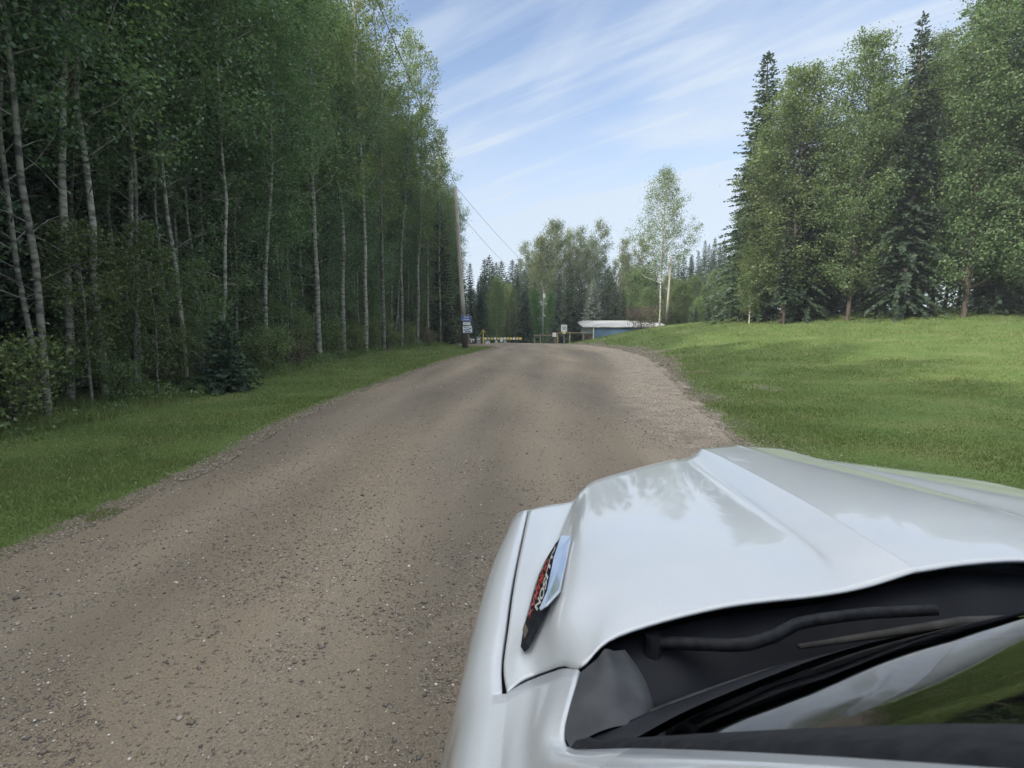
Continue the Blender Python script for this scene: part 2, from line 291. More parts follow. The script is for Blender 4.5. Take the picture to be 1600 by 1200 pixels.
def road_material():
    m = mat('gravel_road', (.2,.18,.16), .93, spec=.2); nt = m.node_tree; N = nt.nodes; L = nt.links; b = N['Principled BSDF']
    tc = N.new('ShaderNodeTexCoord')
    def noise(s, d=6, st=(1,1,1)):
        mp = N.new('ShaderNodeMapping'); mp.inputs['Scale'].default_value = st; L.new(tc.outputs['Object'], mp.inputs[0])
        n = N.new('ShaderNodeTexNoise'); n.inputs['Scale'].default_value = s; n.inputs['Detail'].default_value = d; L.new(mp.outputs[0], n.inputs['Vector']); return n.outputs[0]
    def ramp(src, *el):
        r = N.new('ShaderNodeValToRGB'); L.new(src, r.inputs[0]); cr = r.color_ramp
        while len(cr.elements) < len(el): cr.elements.new(.5)
        for e, (p, c) in zip(cr.elements, el): e.position = p; e.color = (*c, 1)
        return r.outputs[0]
    def mixc(f, a, c, bt='MIX'):
        x = N.new('ShaderNodeMix'); x.data_type = 'RGBA'; x.blend_type = bt
        if hasattr(f, 'is_linked'): L.new(f, x.inputs[0])
        else: x.inputs[0].default_value = f
        L.new(a, x.inputs[6]); L.new(c, x.inputs[7]); return x.outputs[2]
    base = ramp(noise(.6, 9, (1, .16, 1)), (.34,(.148,.131,.105)), (.5,(.186,.164,.130)), (.66,(.232,.201,.155)))
    tone = ramp(noise(.30, 5, (1.6, .35, 1)), (.35,(.90,.91,.93)), (.65,(1.08,1.06,1.02)))
    tk = N.new('ShaderNodeAttribute'); tk.attribute_name = 'track'; worn = ramp(tk.outputs['Fac'], (0,(.93,.92,.91)), (1,(1.12,1.12,1.12)))
    c = mixc(1, mixc(1, base, tone, 'MULTIPLY'), worn, 'MULTIPLY')
    v = N.new('ShaderNodeTexVoronoi'); v.inputs['Scale'].default_value = 85; L.new(tc.outputs['Object'], v.inputs['Vector'])
    st = ramp(v.outputs['Color'], (.15,(.07,.065,.06)), (.5,(.19,.165,.135)), (.85,(.36,.31,.25)))
    loose = ramp(noise(1.6, 8, (1, .25, 1)), (.46,(0,0,0)), (.62,(1,1,1)))
    lm = N.new('ShaderNodeMath'); lm.operation = 'MULTIPLY'; lm.inputs[1].default_value = .34; L.new(loose, lm.inputs[0])
    c = mixc(lm.outputs[0], c, st)
    fine = ramp(noise(120, 3), (.35,(.78,.78,.78)), (.65,(1.18,1.18,1.18))); c = mixc(1, c, fine, 'MULTIPLY')
    sh = N.new('ShaderNodeAttribute'); sh.attribute_name = 'shoulder'
    pale = ramp(noise(30, 5), (.3,(.13,.11,.09)), (.5,(.29,.25,.20)), (.7,(.48,.43,.35)))
    sm = N.new('ShaderNodeMath'); sm.operation = 'MULTIPLY'; L.new(sh.outputs['Fac'], sm.inputs[0]); L.new(ramp(noise(2.2, 6), (.35,(.35,.35,.35)), (.6,(1,1,1))), sm.inputs[1])
    c = mixc(sm.outputs[0], c, pale)
    L.new(c, b.inputs['Base Color'])
    bp = N.new('ShaderNodeBump'); bp.inputs['Strength'].default_value = .45; bp.inputs['Distance'].default_value = .012; L.new(noise(70, 6), bp.inputs['Height'])
    bp2 = N.new('ShaderNodeBump'); bp2.inputs['Strength'].default_value = .3; bp2.inputs['Distance'].default_value = .012; bp2.invert = True
    L.new(v.outputs['Distance'], bp2.inputs['Height']); L.new(bp.outputs[0], bp2.inputs['Normal']); L.new(bp2.outputs[0], b.inputs['Normal'])
    return m
def road_z(x, y):
    a, c = xl(y), xr(y); t = np.clip((x - a) / (c - a), 0, 1)
    return H(x, y) + .004 + .10 * (4 * t * (1 - t)) + (vnoise(x, y, 1.6, 9) - .5) * .035 + (vnoise(x * 3, y, 2.2, 6) - .5) * .02
def track(x, y):
    t = (x - xl(y)) / (xr(y) - xl(y)) + (vnoise(x * .3, y, 9, 50) - .5) * .10; g = lambda c, s: np.exp(-((t - c) / s) ** 2)
    return np.clip((g(.13, .045) + g(.36, .05) + g(.55, .05) + g(.77, .045)) * (.62 + .4 * vnoise(x * 2, y, 5, 51)), 0, 1)
ry = np.concatenate([np.arange(-40, 2, 1.0), np.arange(2, 30, .12), np.arange(30, 68, .35)]); nc = 72
tt = np.linspace(0, 1, nc); A = xl(ry) + edge_noise(ry, 2); B = xr(ry) + edge_noise(ry, 5) * 1.6
RXg = A[:, None] * (1 - tt) + B[:, None] * tt; RYg = np.repeat(ry[:, None], nc, 1)
RZg = road_z(RXg, RYg); shd = S((tt - .74) / .12)[None, :] * np.clip((RYg - 3) / 8, 0, 1)
tag(link('road', npmesh('road', np.stack([RXg, RYg, RZg], -1).reshape(-1, 3), grid_faces(*RXg.shape), road_material(), True, attr={'shoulder': shd, 'track': track(RXg, RYg)})), kind='structure')

# stones lying loose on the road
def rand_rot(n):
    q = rng.normal(size=(n, 4)); q /= np.linalg.norm(q, axis=1)[:, None]; a, b, c, d = q.T
    return np.stack([1-2*(c*c+d*d), 2*(b*c-a*d), 2*(b*d+a*c), 2*(b*c+a*d), 1-2*(b*b+d*d), 2*(c*d-a*b), 2*(b*d-a*c), 2*(c*d+a*b), 1-2*(b*b+c*c)], 1).reshape(n, 3, 3)
def stones_mesh():
    oct_v = np.array([(1,0,0),(-1,0,0),(0,1,0),(0,-1,0),(0,0,1),(0,0,-1)], float)
    oct_f = np.array([(0,2,4),(2,1,4),(1,3,4),(3,0,4),(2,0,5),(1,2,5),(3,1,5),(0,3,5)])
    n = 190000; d = np.exp(rng.uniform(math.log(1.2), math.log(42), n)); ang = rng.uniform(-.80, .62, n)
    x = d * np.sin(ang); y = d * np.cos(ang)
    a, c = xl(y), xr(y); t = (x - a) / (c - a)
    pr = np.where(vnoise(x, y, .9, 12) * .6 + vnoise(x, y * .6, 2.6, 13) * .5 + vnoise(x, y, .25, 14) * .25 > .67, 1, .26)
    pr = pr * (1 - .5 * track(x, y)); pr = np.where((t > .76) & (y > 8), 1, pr); pr = np.where((t < .04), .8, pr)
    k = (t > .003) & (t < 1.06) & (rng.random(n) < pr) & (y > 1.5); x, y, d, t = x[k], y[k], d[k], t[k]; n = len(x)
    s = np.exp(rng.normal(-5.35, .40, n)) * (1 + d / 26); s = np.minimum(s, .030)
    V = oct_v[None] * (rng.uniform(.55, 1.25, (n, 6, 1))) * s[:, None, None] * np.stack([rng.uniform(.8,1.5,n), np.ones(n), rng.uniform(.5,.8,n)], 1)[:, None, :]
    th = rng.uniform(0, 6.28, n); cs, sn = np.cos(th), np.sin(th)
    P = np.stack([V[...,0]*cs[:,None]-V[...,1]*sn[:,None] + x[:,None], V[...,0]*sn[:,None]+V[...,1]*cs[:,None] + y[:,None], V[...,2] + (road_z(x, y) + s * .22)[:,None]], -1)
    F = (oct_f[None] + (np.arange(n) * 6)[:, None, None]).reshape(-1, 3)
    m = leaf_mat('stone', (.10,.095,.085), (.38,.33,.27), 0, 0, .85, .3); nt = m.node_tree
    r = nt.nodes.new('ShaderNodeValToRGB'); g = [q for q in nt.nodes if q.type == 'NEW_GEOMETRY'][0]; nt.links.new(g.outputs['Random Per Island'], r.inputs[0])
    cr = r.color_ramp; cr.interpolation = 'CONSTANT'
    for p, c in ((0,(.10,.096,.09)),(.08,(.17,.15,.125)),(.34,(.23,.195,.155)),(.55,(.14,.135,.13)),(.68,(.30,.245,.18)),(.80,(.24,.17,.13)),(.87,(.34,.31,.27)),(.965,(.60,.57,.52))):
        e = cr.elements[0] if p == 0 else cr.elements.new(p); e.color = (*c, 1)
    cr.elements.remove(cr.elements[-1]) if len(cr.elements) > 8 else None
    bs = nt.nodes['Principled BSDF']; nt.links.new(r.outputs[0], bs.inputs['Base Color']); nt.links.new(bs.outputs[0], nt.nodes['Material Output'].inputs[0])
    return npmesh('gravel', P.reshape(-1, 3), F, m)
tag(link('gravel', stones_mesh()), 'loose brown and grey stones scattered over the gravel road', 'gravel', kind='stuff')

# grass blades, denser near the road's nearer end
def blades():
    n = 640000; d = np.exp(rng.uniform(math.log(5.0), math.log(66), n)); ang = rng.uniform(-.95, 1.12, n)
    x = d * np.sin(ang); y = d * np.cos(ang); dr = x - xr(y) - edge_noise(y, 5) * 1.6; dl = xl(y) + edge_noise(y, 2) - x
    da = dirt_attr(x, y); cl = vnoise(x, y, .35, 21)
    k = (((dr > .1) & (y < 64)) | ((dl > .05) & (x > fx_(y) - 2.5))) & (rng.random(n) > da * 1.25 * (cl < .78)) & (y < 63 + rng.random(n) * 4)
    x, y, d, cl, dl = x[k], y[k], d[k], cl[k], dl[k]; n = len(x); z = H(x, y)
    s = (.018 + .0016 * d) * rng.uniform(.5, 1.4, n) * (.7 + .7 * cl) * (.35 + 1.4 * vnoise(x, y, 1.4, 71) ** 1.5)
    s = s * np.where((x < 0) & (x < fx_(y) + 1.2), 3.0, 1)
    wd = (.0022 + .00050 * d) * rng.uniform(.7, 1.4, n); th = rng.uniform(0, 6.28, n); le = rng.normal(0, .45, (n, 2)) * s[:, None]
    p0 = np.stack([x - np.cos(th)*wd, y - np.sin(th)*wd, z - .006], 1); p1 = np.stack([x + np.cos(th)*wd, y + np.sin(th)*wd, z - .006], 1)
    p2 = np.stack([x + le[:,0], y + le[:,1], z + s], 1)
    return npmesh('grass', np.stack([p0, p1, p2], 1).reshape(-1, 3), np.arange(3 * n).reshape(-1, 3), M['grass_blade'])
tag(link('grass', blades()), 'short green grass on both verges and up the grassy bank', 'grass', kind='stuff')
def litter():
    n = 42000; y = np.exp(rng.uniform(math.log(6.5), math.log(50), n)); side = rng.random(n) < .38
    off = rng.exponential(.16, n); x = np.where(side, xl(y) - off + .12, xr(y) + rng.exponential(1.0, n) * (.35 + np.clip(y - 8, 0, 25) / 25) - .2)
    far = rng.random(n) < .06; x = np.where(far, np.where(side, xl(y) - rng.uniform(0, 5, n), xr(y) + rng.uniform(0, 14, n)), x)
    dirt = vnoise(x, y, .5, 31); k = (dirt > .3) | far; x, y = x[k], y[k]; n = len(x)
    s = rng.uniform(.006, .017, n) * (1 + y / 30); Rm = rand_rot(n); Rm[:, 2] *= .35
    q = np.array([(-1,0,0),(0,-.6,.15),(1.1,0,0),(0,.6,.15)]); P = np.einsum('nij,kj->nki', Rm, q) * s[:,None,None] + np.stack([x, y, np.maximum(H(x, y), road_z(x, y)*(x < xr(y))) + .012 + far[k] * .03], 1)[:, None]
    m = leaf_mat('dead_leaf', (.10,.08,.055), (.46,.42,.35), .1, 0, .8)
    return npmesh('leaf_litter', P.reshape(-1, 3), np.arange(4 * n).reshape(-1, 4), m)
tag(link('leaf_litter', litter()), 'pale dead leaves and chips strewn along both road edges', 'leaf litter', kind='stuff')

# ------------------------------------------------------------------ trees
QL = np.array([(-.5,0,0),(0,-.36,.06),(.5,0,0),(0,.36,.06)])
def leaves(cent, size, up=0.5, shape=QL):
    n = len(cent); nrm = rng.normal(size=(n, 3)); nrm[:, 2] = np.abs(nrm[:, 2]) * (1 + up); nrm /= np.linalg.norm(nrm, axis=1)[:, None]
    t = rng.normal(size=(n, 3)); t -= (t * nrm).sum(1)[:, None] * nrm; t /= np.linalg.norm(t, axis=1)[:, None]; b = np.cross(nrm, t)
    sz = size * rng.uniform(.65, 1.3, n)
    P = cent[:, None] + sz[:, None, None] * (shape[None, :, 0:1] * t[:, None] + shape[None, :, 1:2] * b[:, None] + shape[None, :, 2:3] * nrm[:, None])
    return P.reshape(-1, 3), np.arange(4 * n).reshape(-1, 4)
class Tr:
    def __init__(s): s.v = []; s.f = []; s.o = 0
    def tube(s, pts, rad, n=6):
        v, f = tube(pts, rad, n, False); s.v += v; s.f += [tuple(i + s.o for i in q) for q in f]; s.o += len(v)
    def mesh(s, m): return npmesh('trunk', np.array([tuple(p) for p in s.v]), np.array(s.f), m, True)
def stem(h, r0, wob, n=12, lean=(0, 0)):
    P = []; ox = oy = 0
    for i in range(n + 1):
        t = i / n; P.append(Vector((ox + lean[0]*h*t, oy + lean[1]*h*t, h * t - (.3 if i == 0 else 0)))); ox += random.gauss(0, wob) * h / n; oy += random.gauss(0, wob) * h / n
    return P, [r0 * (1 - i / n) ** .8 + .012 for i in range(n + 1)]
def along(P, t):
    q = t * (len(P) - 1); i = min(int(q), len(P) - 2); return P[i].lerp(P[i + 1], q - i)
def broadleaf(h, cb, spread, nl, ls, lm, bm, seed, up=.9, prof='oval', limbs=42, sig=.30, r0=None, dead=8, fork=1, droop=0, lean=0.0, clump=.5, wob=.05):
    random.seed(seed); T = Tr(); C = []; W_ = []
    stems = []
    for k in range(fork):
        a = 6.28 * k / fork + random.random(); ln = (math.cos(a) * .16, math.sin(a) * .16) if fork > 1 else (random.gauss(0, .02) + lean, random.gauss(0, .02))
        P, Rr = stem(h * (1 if k == 0 else random.uniform(.8, .97)), (r0 or h * .0075) * (1 if fork == 1 else .7), wob, 12, ln); stems.append((P, Rr)); T.tube(P, Rr, 8)
    for i in range(dead):
        P, Rr = stems[i % fork]; t = random.uniform(.12, cb); p = along(P, t); a = random.random() * 6.28; l = random.uniform(.4, 1.6)
        e = p + Vector((math.cos(a) * l, math.sin(a) * l, random.uniform(-.1, .6) * l)); T.tube([p, p.lerp(e, .5) + Vector((0, 0, .08)), e], [.02, .013, .005], 3)
    for i in range(limbs):
        P, Rr = stems[i % fork]; q = (i + random.random()) / limbs; t = cb + (1 - cb) * q ** .9 * .985; p = along(P, t)
        if prof == 'oval': l = spread * (math.sin(math.pi * min(1, q * .82 + .16)) ** .7) * random.uniform(.55, 1.15)
        elif prof == 'cone': l = spread * (1 - q) ** .75 * random.uniform(.6, 1.15) + .3
        else: l = spread * (.35 + .65 * math.sin(math.pi * q)) * random.uniform(.6, 1.1)
        l = max(l, .3); a = i * 2.4 + random.uniform(-.5, .5); v = up * random.uniform(.6, 1.3)
        dr = Vector((math.cos(a), math.sin(a), v)).normalized(); m_ = p + dr * l * .55 + Vector((0, 0, -.05 * l)); e = p + dr * l + Vector((0, 0, .15 * l - droop * l))
        T.tube([p, m_, e], [max(.012, Rr[min(12, int(t * 12))] * .42), .018, .006], 4)
        nt_ = 3 + int(l * 3)
        for j in range(nt_):
            s = .28 + .72 * (j + random.random()) / nt_; b0 = p.lerp(m_, s / .55) if s < .55 else m_.lerp(e, (s - .55) / .45)
            tl = random.uniform(.25, .75) * (1.1 - .4 * s) * min(1, l * .6); td = (dr + Vector((random.gauss(0, .8), random.gauss(0, .8), random.gauss(.1, .5)))).normalized()
            te = b0 + td * tl
            if random.random() < .5: T.tube([b0, te], [.008, .003], 3)
            C.append((*te, sig * random.uniform(.5, 1.25))); W_.append(random.uniform(.25, 1.6) ** (1 + clump))
            if droop:
                for z in range(3): C.append((te.x, te.y, te.z - .5 * z * droop * 2, sig)); W_.append(random.uniform(.4, 1.2))
    C = np.array(C); W_ = np.array(W_); W_ /= W_.sum()
    idx = rng.choice(len(C), nl, p=W_); c = C[idx, :3] + rng.normal(size=(nl, 3)) * C[idx, 3:4] * np.array([1, 1, .75 + droop])
    v, f = leaves(c, ls); return T.mesh(bm), npmesh('crown', v, f, lm)
QN = np.array([(0,0,0),(.5,-.22,-.02),(1,0,0),(.5,.22,-.02)])
def spruce(h, rad, seed, lm=None, cb=.04, dens=1.0, droop=.35, thin=0.0, top_r=.0):
    random.seed(seed); T = Tr(); P, Rr = stem(h, h * .011, .008, 12); T.tube(P, Rr, 7); O = []; D = []; Sz = []; Nn = []
    nw = int(h / .36 * dens)
    for i in range(nw):
        q = i / nw; z = h * (cb + (1 - cb) * q); base = along(P, z / h); nb = random.randint(6, 9)
        Lr = (rad * (1 - q) ** .82 + .18 + top_r * (1 - abs(2 * q - 1.3))) 
        for k in range(nb):
            if random.random() < thin: continue
            l = max(.15, Lr * random.uniform(.62, 1.12)); a = 6.28 * k / nb + i * .7 + random.uniform(-.3, .3)
            up0 = .15 + .75 * q; cs, sn = math.cos(a), math.sin(a)
            prev = base + Vector((0, 0, random.uniform(-.2, .2)))
            pts = [prev]; ns = max(3, int(l / .17))
            for s in range(1, ns + 1):
                u = s / ns; zz = up0 * l * u * .55 - droop * (1 - q * .8) * l * u * u * 1.1 + .12 * l * max(0, u - .7) * 2
                pts.append(base + Vector((cs * l * u, sn * l * u, zz)))
            if l > .8: T.tube([pts[0], pts[ns // 2], pts[-1]], [.022, .014, .005], 3)
            for s in range(1, ns + 1):
                p = pts[s]; u = s / ns; d0 = (pts[s] - pts[s - 1]).normalized(); side = Vector((-sn, cs, 0)); wl = (.36 * (1.15 - u) + .15) * min(1, .35 + l * .4)
                for sg in (-1, 1):
                    td = (d0 * random.uniform(.5, 1.0) + side * sg * random.uniform(.6, 1.1) + Vector((0, 0, random.uniform(-.55, .1)))).normalized()
                    O.append(p); D.append(td); Sz.append(wl * random.uniform(.7, 1.3))
                if random.random() < .7: O.append(p); D.append((d0 * .4 + Vector((random.gauss(0,.2), random.gauss(0,.2), -1))).normalized()); Sz.append(wl * random.uniform(.5, .9))
            O.append(pts[-2]); D.append((pts[-1] - pts[-2]).normalized()); Sz.append(.26)
    for k in range(8): O.append(Vector((P[-1].x, P[-1].y, h - .09 * k))); a = k * 2.3; D.append(Vector((math.cos(a) * .35, math.sin(a) * .35, 1)).normalized()); Sz.append(.28)
    O = np.array([tuple(p) for p in O]); D = np.array([tuple(p) for p in D]); Sz = np.array(Sz); n = len(O)
    rv = rng.normal(size=(n, 3)); rv[:, 2] += 1.2; B_ = np.cross(D, rv); B_ /= np.linalg.norm(B_, axis=1)[:, None]; Nn = np.cross(D, B_)
    V = O[:, None] + Sz[:, None, None] * (QN[None, :, 0:1] * D[:, None] + QN[None, :, 1:2] * B_[:, None] * 1.5 + QN[None, :, 2:3] * Nn[:, None])
    return T.mesh(M['dark_bark']), npmesh('crown', V.reshape(-1, 3), np.arange(4 * n).reshape(-1, 4), lm or M['needles'])
def plant(kind, meshes, x, y, label, cat, group=None, s=1.0, rz=None, sz=None, z=None, tilt=(0, 0)):
    o = empty(kind, (x, y, (Hf(x, y) if z is None else z) - .05), label, cat, group, random.random() * 6.28 if rz is None else rz)
    o.scale = (s, s, sz or s); o.rotation_euler = (tilt[0], tilt[1], o.rotation_euler[2])
    link('trunk', meshes[0], o); link('crown', meshes[1], o); return o

ASP = [broadleaf(20 + (k % 3), .27 + .07 * (k % 4), 2.7 + .3 * (k % 3), 21000, .120, M['aspen_leaf'], M['aspen_bark'], 100 + k, up=.95, limbs=60, sig=.36, dead=12, clump=1.1, wob=.05, r0=.056 + .012 * (k % 3)) for k in range(7)]
ASPL = [broadleaf(11 + k, .12, 1.9, 9000, .105, M['aspen_leaf'], M['aspen_bark'], 140 + k, up=.7, limbs=34, sig=.33, dead=3, r0=.06) for k in range(3)]
YOUNG = [broadleaf(5.5 + k * 1.5, .15, 1.5, 5200, .10, M['shrub_leaf'], M['aspen_bark'], 170 + k, up=.6, limbs=22, sig=.28, dead=2, r0=.035) for k in range(3)]
SPARSE = [broadleaf(22 + k, .30, 2.7, 8500, .12, M['birch_leaf'], M['aspen_bark'], 180 + k, up=1.5, limbs=54, sig=.22, dead=5, r0=.12, clump=1.0) for k in range(3)]
SPR = [spruce(h, r, 200 + i) for i, (h, r) in enumerate(((20, 2.7), (17, 2.3), (14, 2.3), (22, 2.6)))]
SPR_L = spruce(20, 2.6, 230, thin=.35, cb=.22, droop=.5)

# --- left forest
random.seed(11)
items = []
yy = -34.0
while yy < 66:
    step = random.uniform(.65, 1.3); yy += step
    items.append((float(fx_(yy)) - random.uniform(.2, 1.7), yy, 0))
rows = [(3.0, 1.9, 1), (5.2, 2.3, 2), (8.0, 2.8, 2), (11.5, 3.2, 3), (16, 4.0, 3)]
for off, sp, r in rows:
    yy = -32.0 + random.random()
    while yy < 66 + off * .5:
        yy += random.uniform(.7, 1.3) * sp
        items.append((float(fx_(yy)) - off - random.uniform(-.9, .9), yy, r))
front = [it for it in items if it[2] == 0]
vis_front = sorted([it for it in front if it[1] > 8 and it[0] / it[1] > -.95], key=lambda t: -t[0] / t[1])
ORD = ['first','second','third','fourth','fifth','sixth','seventh','eighth','ninth','tenth','eleventh','twelfth','thirteenth','fourteenth','fifteenth','sixteenth','seventeenth','eighteenth','nineteenth','twentieth']
D9 = ORD[:9]; ORD += ['twenty-' + q for q in D9] + ['thirtieth'] + ['thirty-' + q for q in D9] + ['fortieth'] + ['forty-' + q for q in D9] + ['fiftieth'] + ['fifty-' + q for q in D9] + ['sixtieth'] + ['sixty-' + q for q in D9] + ['seventieth'] + ['seventy-' + q for q in D9]
lab = {}
for i, it in enumerate(vis_front): lab[it] = 'aspen in the front row of the left forest, %s one counted from its far end' % ORD[i]
for i, it in enumerate(items):
    x, y, r = it
    if x / max(y, 1) > -.07 : continue
    if r == 0:
        g = random.choice(ASP if random.random() > (.14 if y < 28 else .30) or y < 12 else ASPL); sz = random.uniform(.74, 1.06) * (1 if g in ASP else .85)
        sz *= 1 + .13 * float(S((y - 32) / 22)) - .30 * float(S((y - 48) / 14))
        plant('aspen_tree', g, x, y, lab.get(it, 'slender aspen of the left forest beside and behind the truck'), 'tree', 'aspens in the front row of the left forest', random.uniform(.85, 1.05), sz=sz, tilt=(random.gauss(0, .018), random.gauss(.0, .022)))
    else:
        q = random.random()
        if q < (.34 if r > 1 else .22): plant('spruce_tree', random.choice(SPR), x, y, 'dark spruce standing among the aspens inside the left forest', 'tree', 'spruces inside the left forest', random.uniform(.8, 1.0))
        elif q < .5 and r < 3: plant('aspen_tree', random.choice(ASPL), x, y, 'younger low-crowned aspen in the shade inside the left forest', 'tree', 'young aspens inside the left forest', random.uniform(.8, 1.1))
        else: plant('aspen_tree', random.choice(ASP), x, y, 'aspen inside the left forest behind its front row', 'tree', 'aspens inside the left forest', random.uniform(.85, 1.05), sz=random.uniform(.66, .94))
# tall thin-crowned trees whose tops stand out against the sky
for (x, y, k, s, lb) in ((-9.3, 41, 0, 1.17, 'tallest pale airy tree rising out of the left forest skyline'), (-8.2, 49, 1, 1.09, 'airy tree on the left forest skyline, second tallest pale crown'),
                         (-7.0, 56, 2, .88, 'thin airy crown low on the left forest skyline above the utility pole'), (-10.0, 33.5, 1, 1.13, 'airy pale crown on the left skyline cut by the top of the picture')):
    plant('birch_tree', SPARSE[k], x, y, lb, 'tree', None, s)
for (x, y, k, s) in ((-9.6, 37, 2, 1.12), (-8.8, 45, 2, 1.02), (-7.8, 52.5, 0, .98), (-9.9, 29, 0, 1.1), (-6.3, 60, 1, .70)):
    plant('birch_tree', SPARSE[k], x, y, 'pale airy-crowned tree between the taller ones of the left forest skyline', 'tree', 'airy trees of the left forest skyline', s)
plant('spruce_tree', SPR[3], -13.2, 27.5, 'tall dark spruce whose top shows between aspens at upper left', 'tree', s=1.18)
plant('spruce_tree', SPR[1], -7.2, 57, 'narrow spruce behind the top of the roadside utility pole', 'tree', s=.84)
plant('spruce_tree', SPR[2], -5.9, 62, 'short spruce at the far right end of the left forest', 'tree', s=.80)
plant('spruce_tree', SPR[1], -4.9, 66.5, 'low spruce nearest the gate at the end of the left forest', 'tree', s=.58)
# undergrowth
SHR = [broadleaf(1.5 + .35 * k, .05, 1.0, 2600, .075, M['shrub_leaf'], M['dark_bark'], 250 + k, up=.8, limbs=22, sig=.20, dead=0, fork=3, r0=.02) for k in range(4)]
DRY = broadleaf(1.2, .05, .9, 900, .06, M['dry_twig'], M['dry_twig'], 260, up=.9, limbs=40, sig=.2, dead=0, fork=4, r0=.012)
random.seed(5); yy = 9.0
while yy < 62:
    yy += random.uniform(.8, 1.7)
    x = float(fx_(yy)) + random.uniform(-1.0, .9)
    if abs(yy - 16.5) < 1.6 and x > -11: x -= 1.2
    if random.random() < .24: plant('bush', DRY, x + .4, yy, 'dry twiggy bush along the foot of the left forest', 'bush', 'dry bushes along the left forest', random.uniform(.7, 1.1))
    else: plant('bush', random.choice(SHR), x, yy, 'leafy green bush along the foot of the left forest', 'bush', 'leafy bushes along the left forest', random.uniform(.55, 1.15))
yy = 12.0
while yy < 60:
    yy += random.uniform(1.1, 2.6)
    plant('sapling', random.choice(YOUNG), float(fx_(yy)) - random.uniform(-.2, 2.0), yy, 'bright young sapling in front of the trunks of the left forest', 'sapling', 'saplings along the left forest', random.uniform(.38, .8) * (1 if yy < 30 else 1.35))
plant('spruce_tree', spruce(3.2, 1.5, 270, dens=2.0, droop=.25), -8.45, 16.5, 'small bushy spruce in front of the left forest, nearest the camera', 'tree', s=.66)
# low growth on the forest floor
def undergrowth():
    n = 52000; y = rng.uniform(6, 64, n); off = rng.exponential(1.6, n) - 1.1; x = fx_(y) - off; c = vnoise(x, y, .9, 61); k = (c > .42) & (off < 8); x, y, c = x[k], y[k], c[k]
    z = H(x, y) + rng.random(len(x)) * (c - .25) * .85; v, f = leaves(np.stack([x, y, z], 1), .085, .8); return npmesh('undergrowth', v, f, M['shrub_leaf'])
tag(link('undergrowth', undergrowth()), 'tangle of low leafy weeds on the floor at the foot of the left forest', 'undergrowth', kind='stuff')
# the wood behind, too deep to count
def wood(name, boxes, n, size, m, label):
    c = []
    for (x0, x1, y0, y1, z0, z1, wgt) in boxes:
        k = int(n * wgt); p = rng.uniform((x0, y0, z0), (x1, y1, z1), (k, 3)); keep = vnoise(p[:,0] + p[:,2] * .7, p[:,1] + p[:,2] * .5, 2.0, 40) > .38
        top = z0 + (z1 - z0) * (.6 + .4 * vnoise(p[:,0], p[:,1], 2.2, 41)); keep &= p[:, 2] < top; c.append(p[keep])
    v, f = leaves(np.concatenate(c), size, 0); tag(link(name, npmesh(name, v, f, m)), label, 'wood', kind='stuff')
wood('deep_woodland', [(-46, -29, -30, 75, 0, 17, .8), (-30, -14, 72, 92, -1, 15, .2), (-16, -7, 80, 90, -1, 11, .12)], 60000, .55, M['needles'], 'dark depth of the wood behind the left forest')

# --- far trees closing the view behind the gate
POP = [broadleaf(21, .08, 3.9, 34000, .20, M['poplar_leaf'], M['poplar_bark'], 300 + k, up=1.3, prof='oval', limbs=120, sig=.50, dead=0, fork=3, r0=.22, clump=.4) for k in range(2)]
BGB = [broadleaf(15, .08, 3.4, 15000, .21, M['birch_leaf'], M['birch_bark'], 310 + k, up=.9, limbs=70, sig=.55, dead=2, r0=.10, clump=.3) for k in range(3)]
BGG = [broadleaf(13, .06, 3.4, 15000, .22, M['spring_leaf'], M['aspen_bark'], 320 + k, up=.8, limbs=70, sig=.55, dead=2, r0=.10, clump=.3) for k in range(2)]
def far(kind, g, px, y, top, label, cat='tree', h0=20, group=None, wid=1.0, x=None):
    """px, top: bearing and apparent top of the tree, turned into its real place and height"""
    X_ = (px - 800) / 880 * (y * 1.0); zt = 1.85 + y * math.tan(math.atan((600 - top) / 880) - R(5.84)); zb = Hf(X_, y)
    s = (zt - zb) / h0; return plant(kind, g, X_, y, label, cat, group, s * wid, sz=s)
far('poplar_tree', POP[0], 862, 92, 346, 'broad tall poplar standing highest behind the gate', h0=21)
far('poplar_tree', POP[1], 918, 94, 346, 'tall rounded poplar behind the gate, right of the broader one', h0=21, wid=.82)
far('poplar_tree', POP[1], 834, 95, 372, 'lower poplar leaning against the left side of the broad poplar', h0=21, wid=.75)
far('poplar_tree', POP[0], 890, 97, 362, 'poplar filling the gap between the two tallest poplars', h0=21, wid=.7)
far('poplar_tree', POP[0], 985, 92, 372, 'pale airy poplar left of the tall lone birch', h0=21, wid=.75)
far('poplar_tree', POP[1], 952, 96, 402, 'short poplar in the dip of the skyline between poplars and birch', h0=21, wid=.6)
far('birch_tree', BGB[0], 776, 74, 436, 'sunlit pale green birch nearest the barrier', h0=15, wid=.8)
far('birch_tree', BGG[0], 764, 80, 462, 'low yellow-green tree behind the barrier post', h0=13, wid=.8)
far('birch_tree', BGB[1], 797, 82, 446, 'sunlit birch right of the one nearest the barrier', h0=15, wid=.75)
far('silver_spruce', spruce(12, 3.0, 331, M['needles_blue'], cb=.02, dens=1.5), 926, 80, 436, 'silvery grey spruce just left of the blue shed', h0=12)
far('willow_tree', broadleaf(13, .1, 2.0, 12000, .15, M['willow_leaf'], M['dark_bark'], 332, up=1.6, prof='col', limbs=60, sig=.32, droop=.5, fork=2, dead=0, r0=.12), 846, 72, 446, 'fresh green weeping willow right behind the gate posts', h0=13.5, wid=1.0)
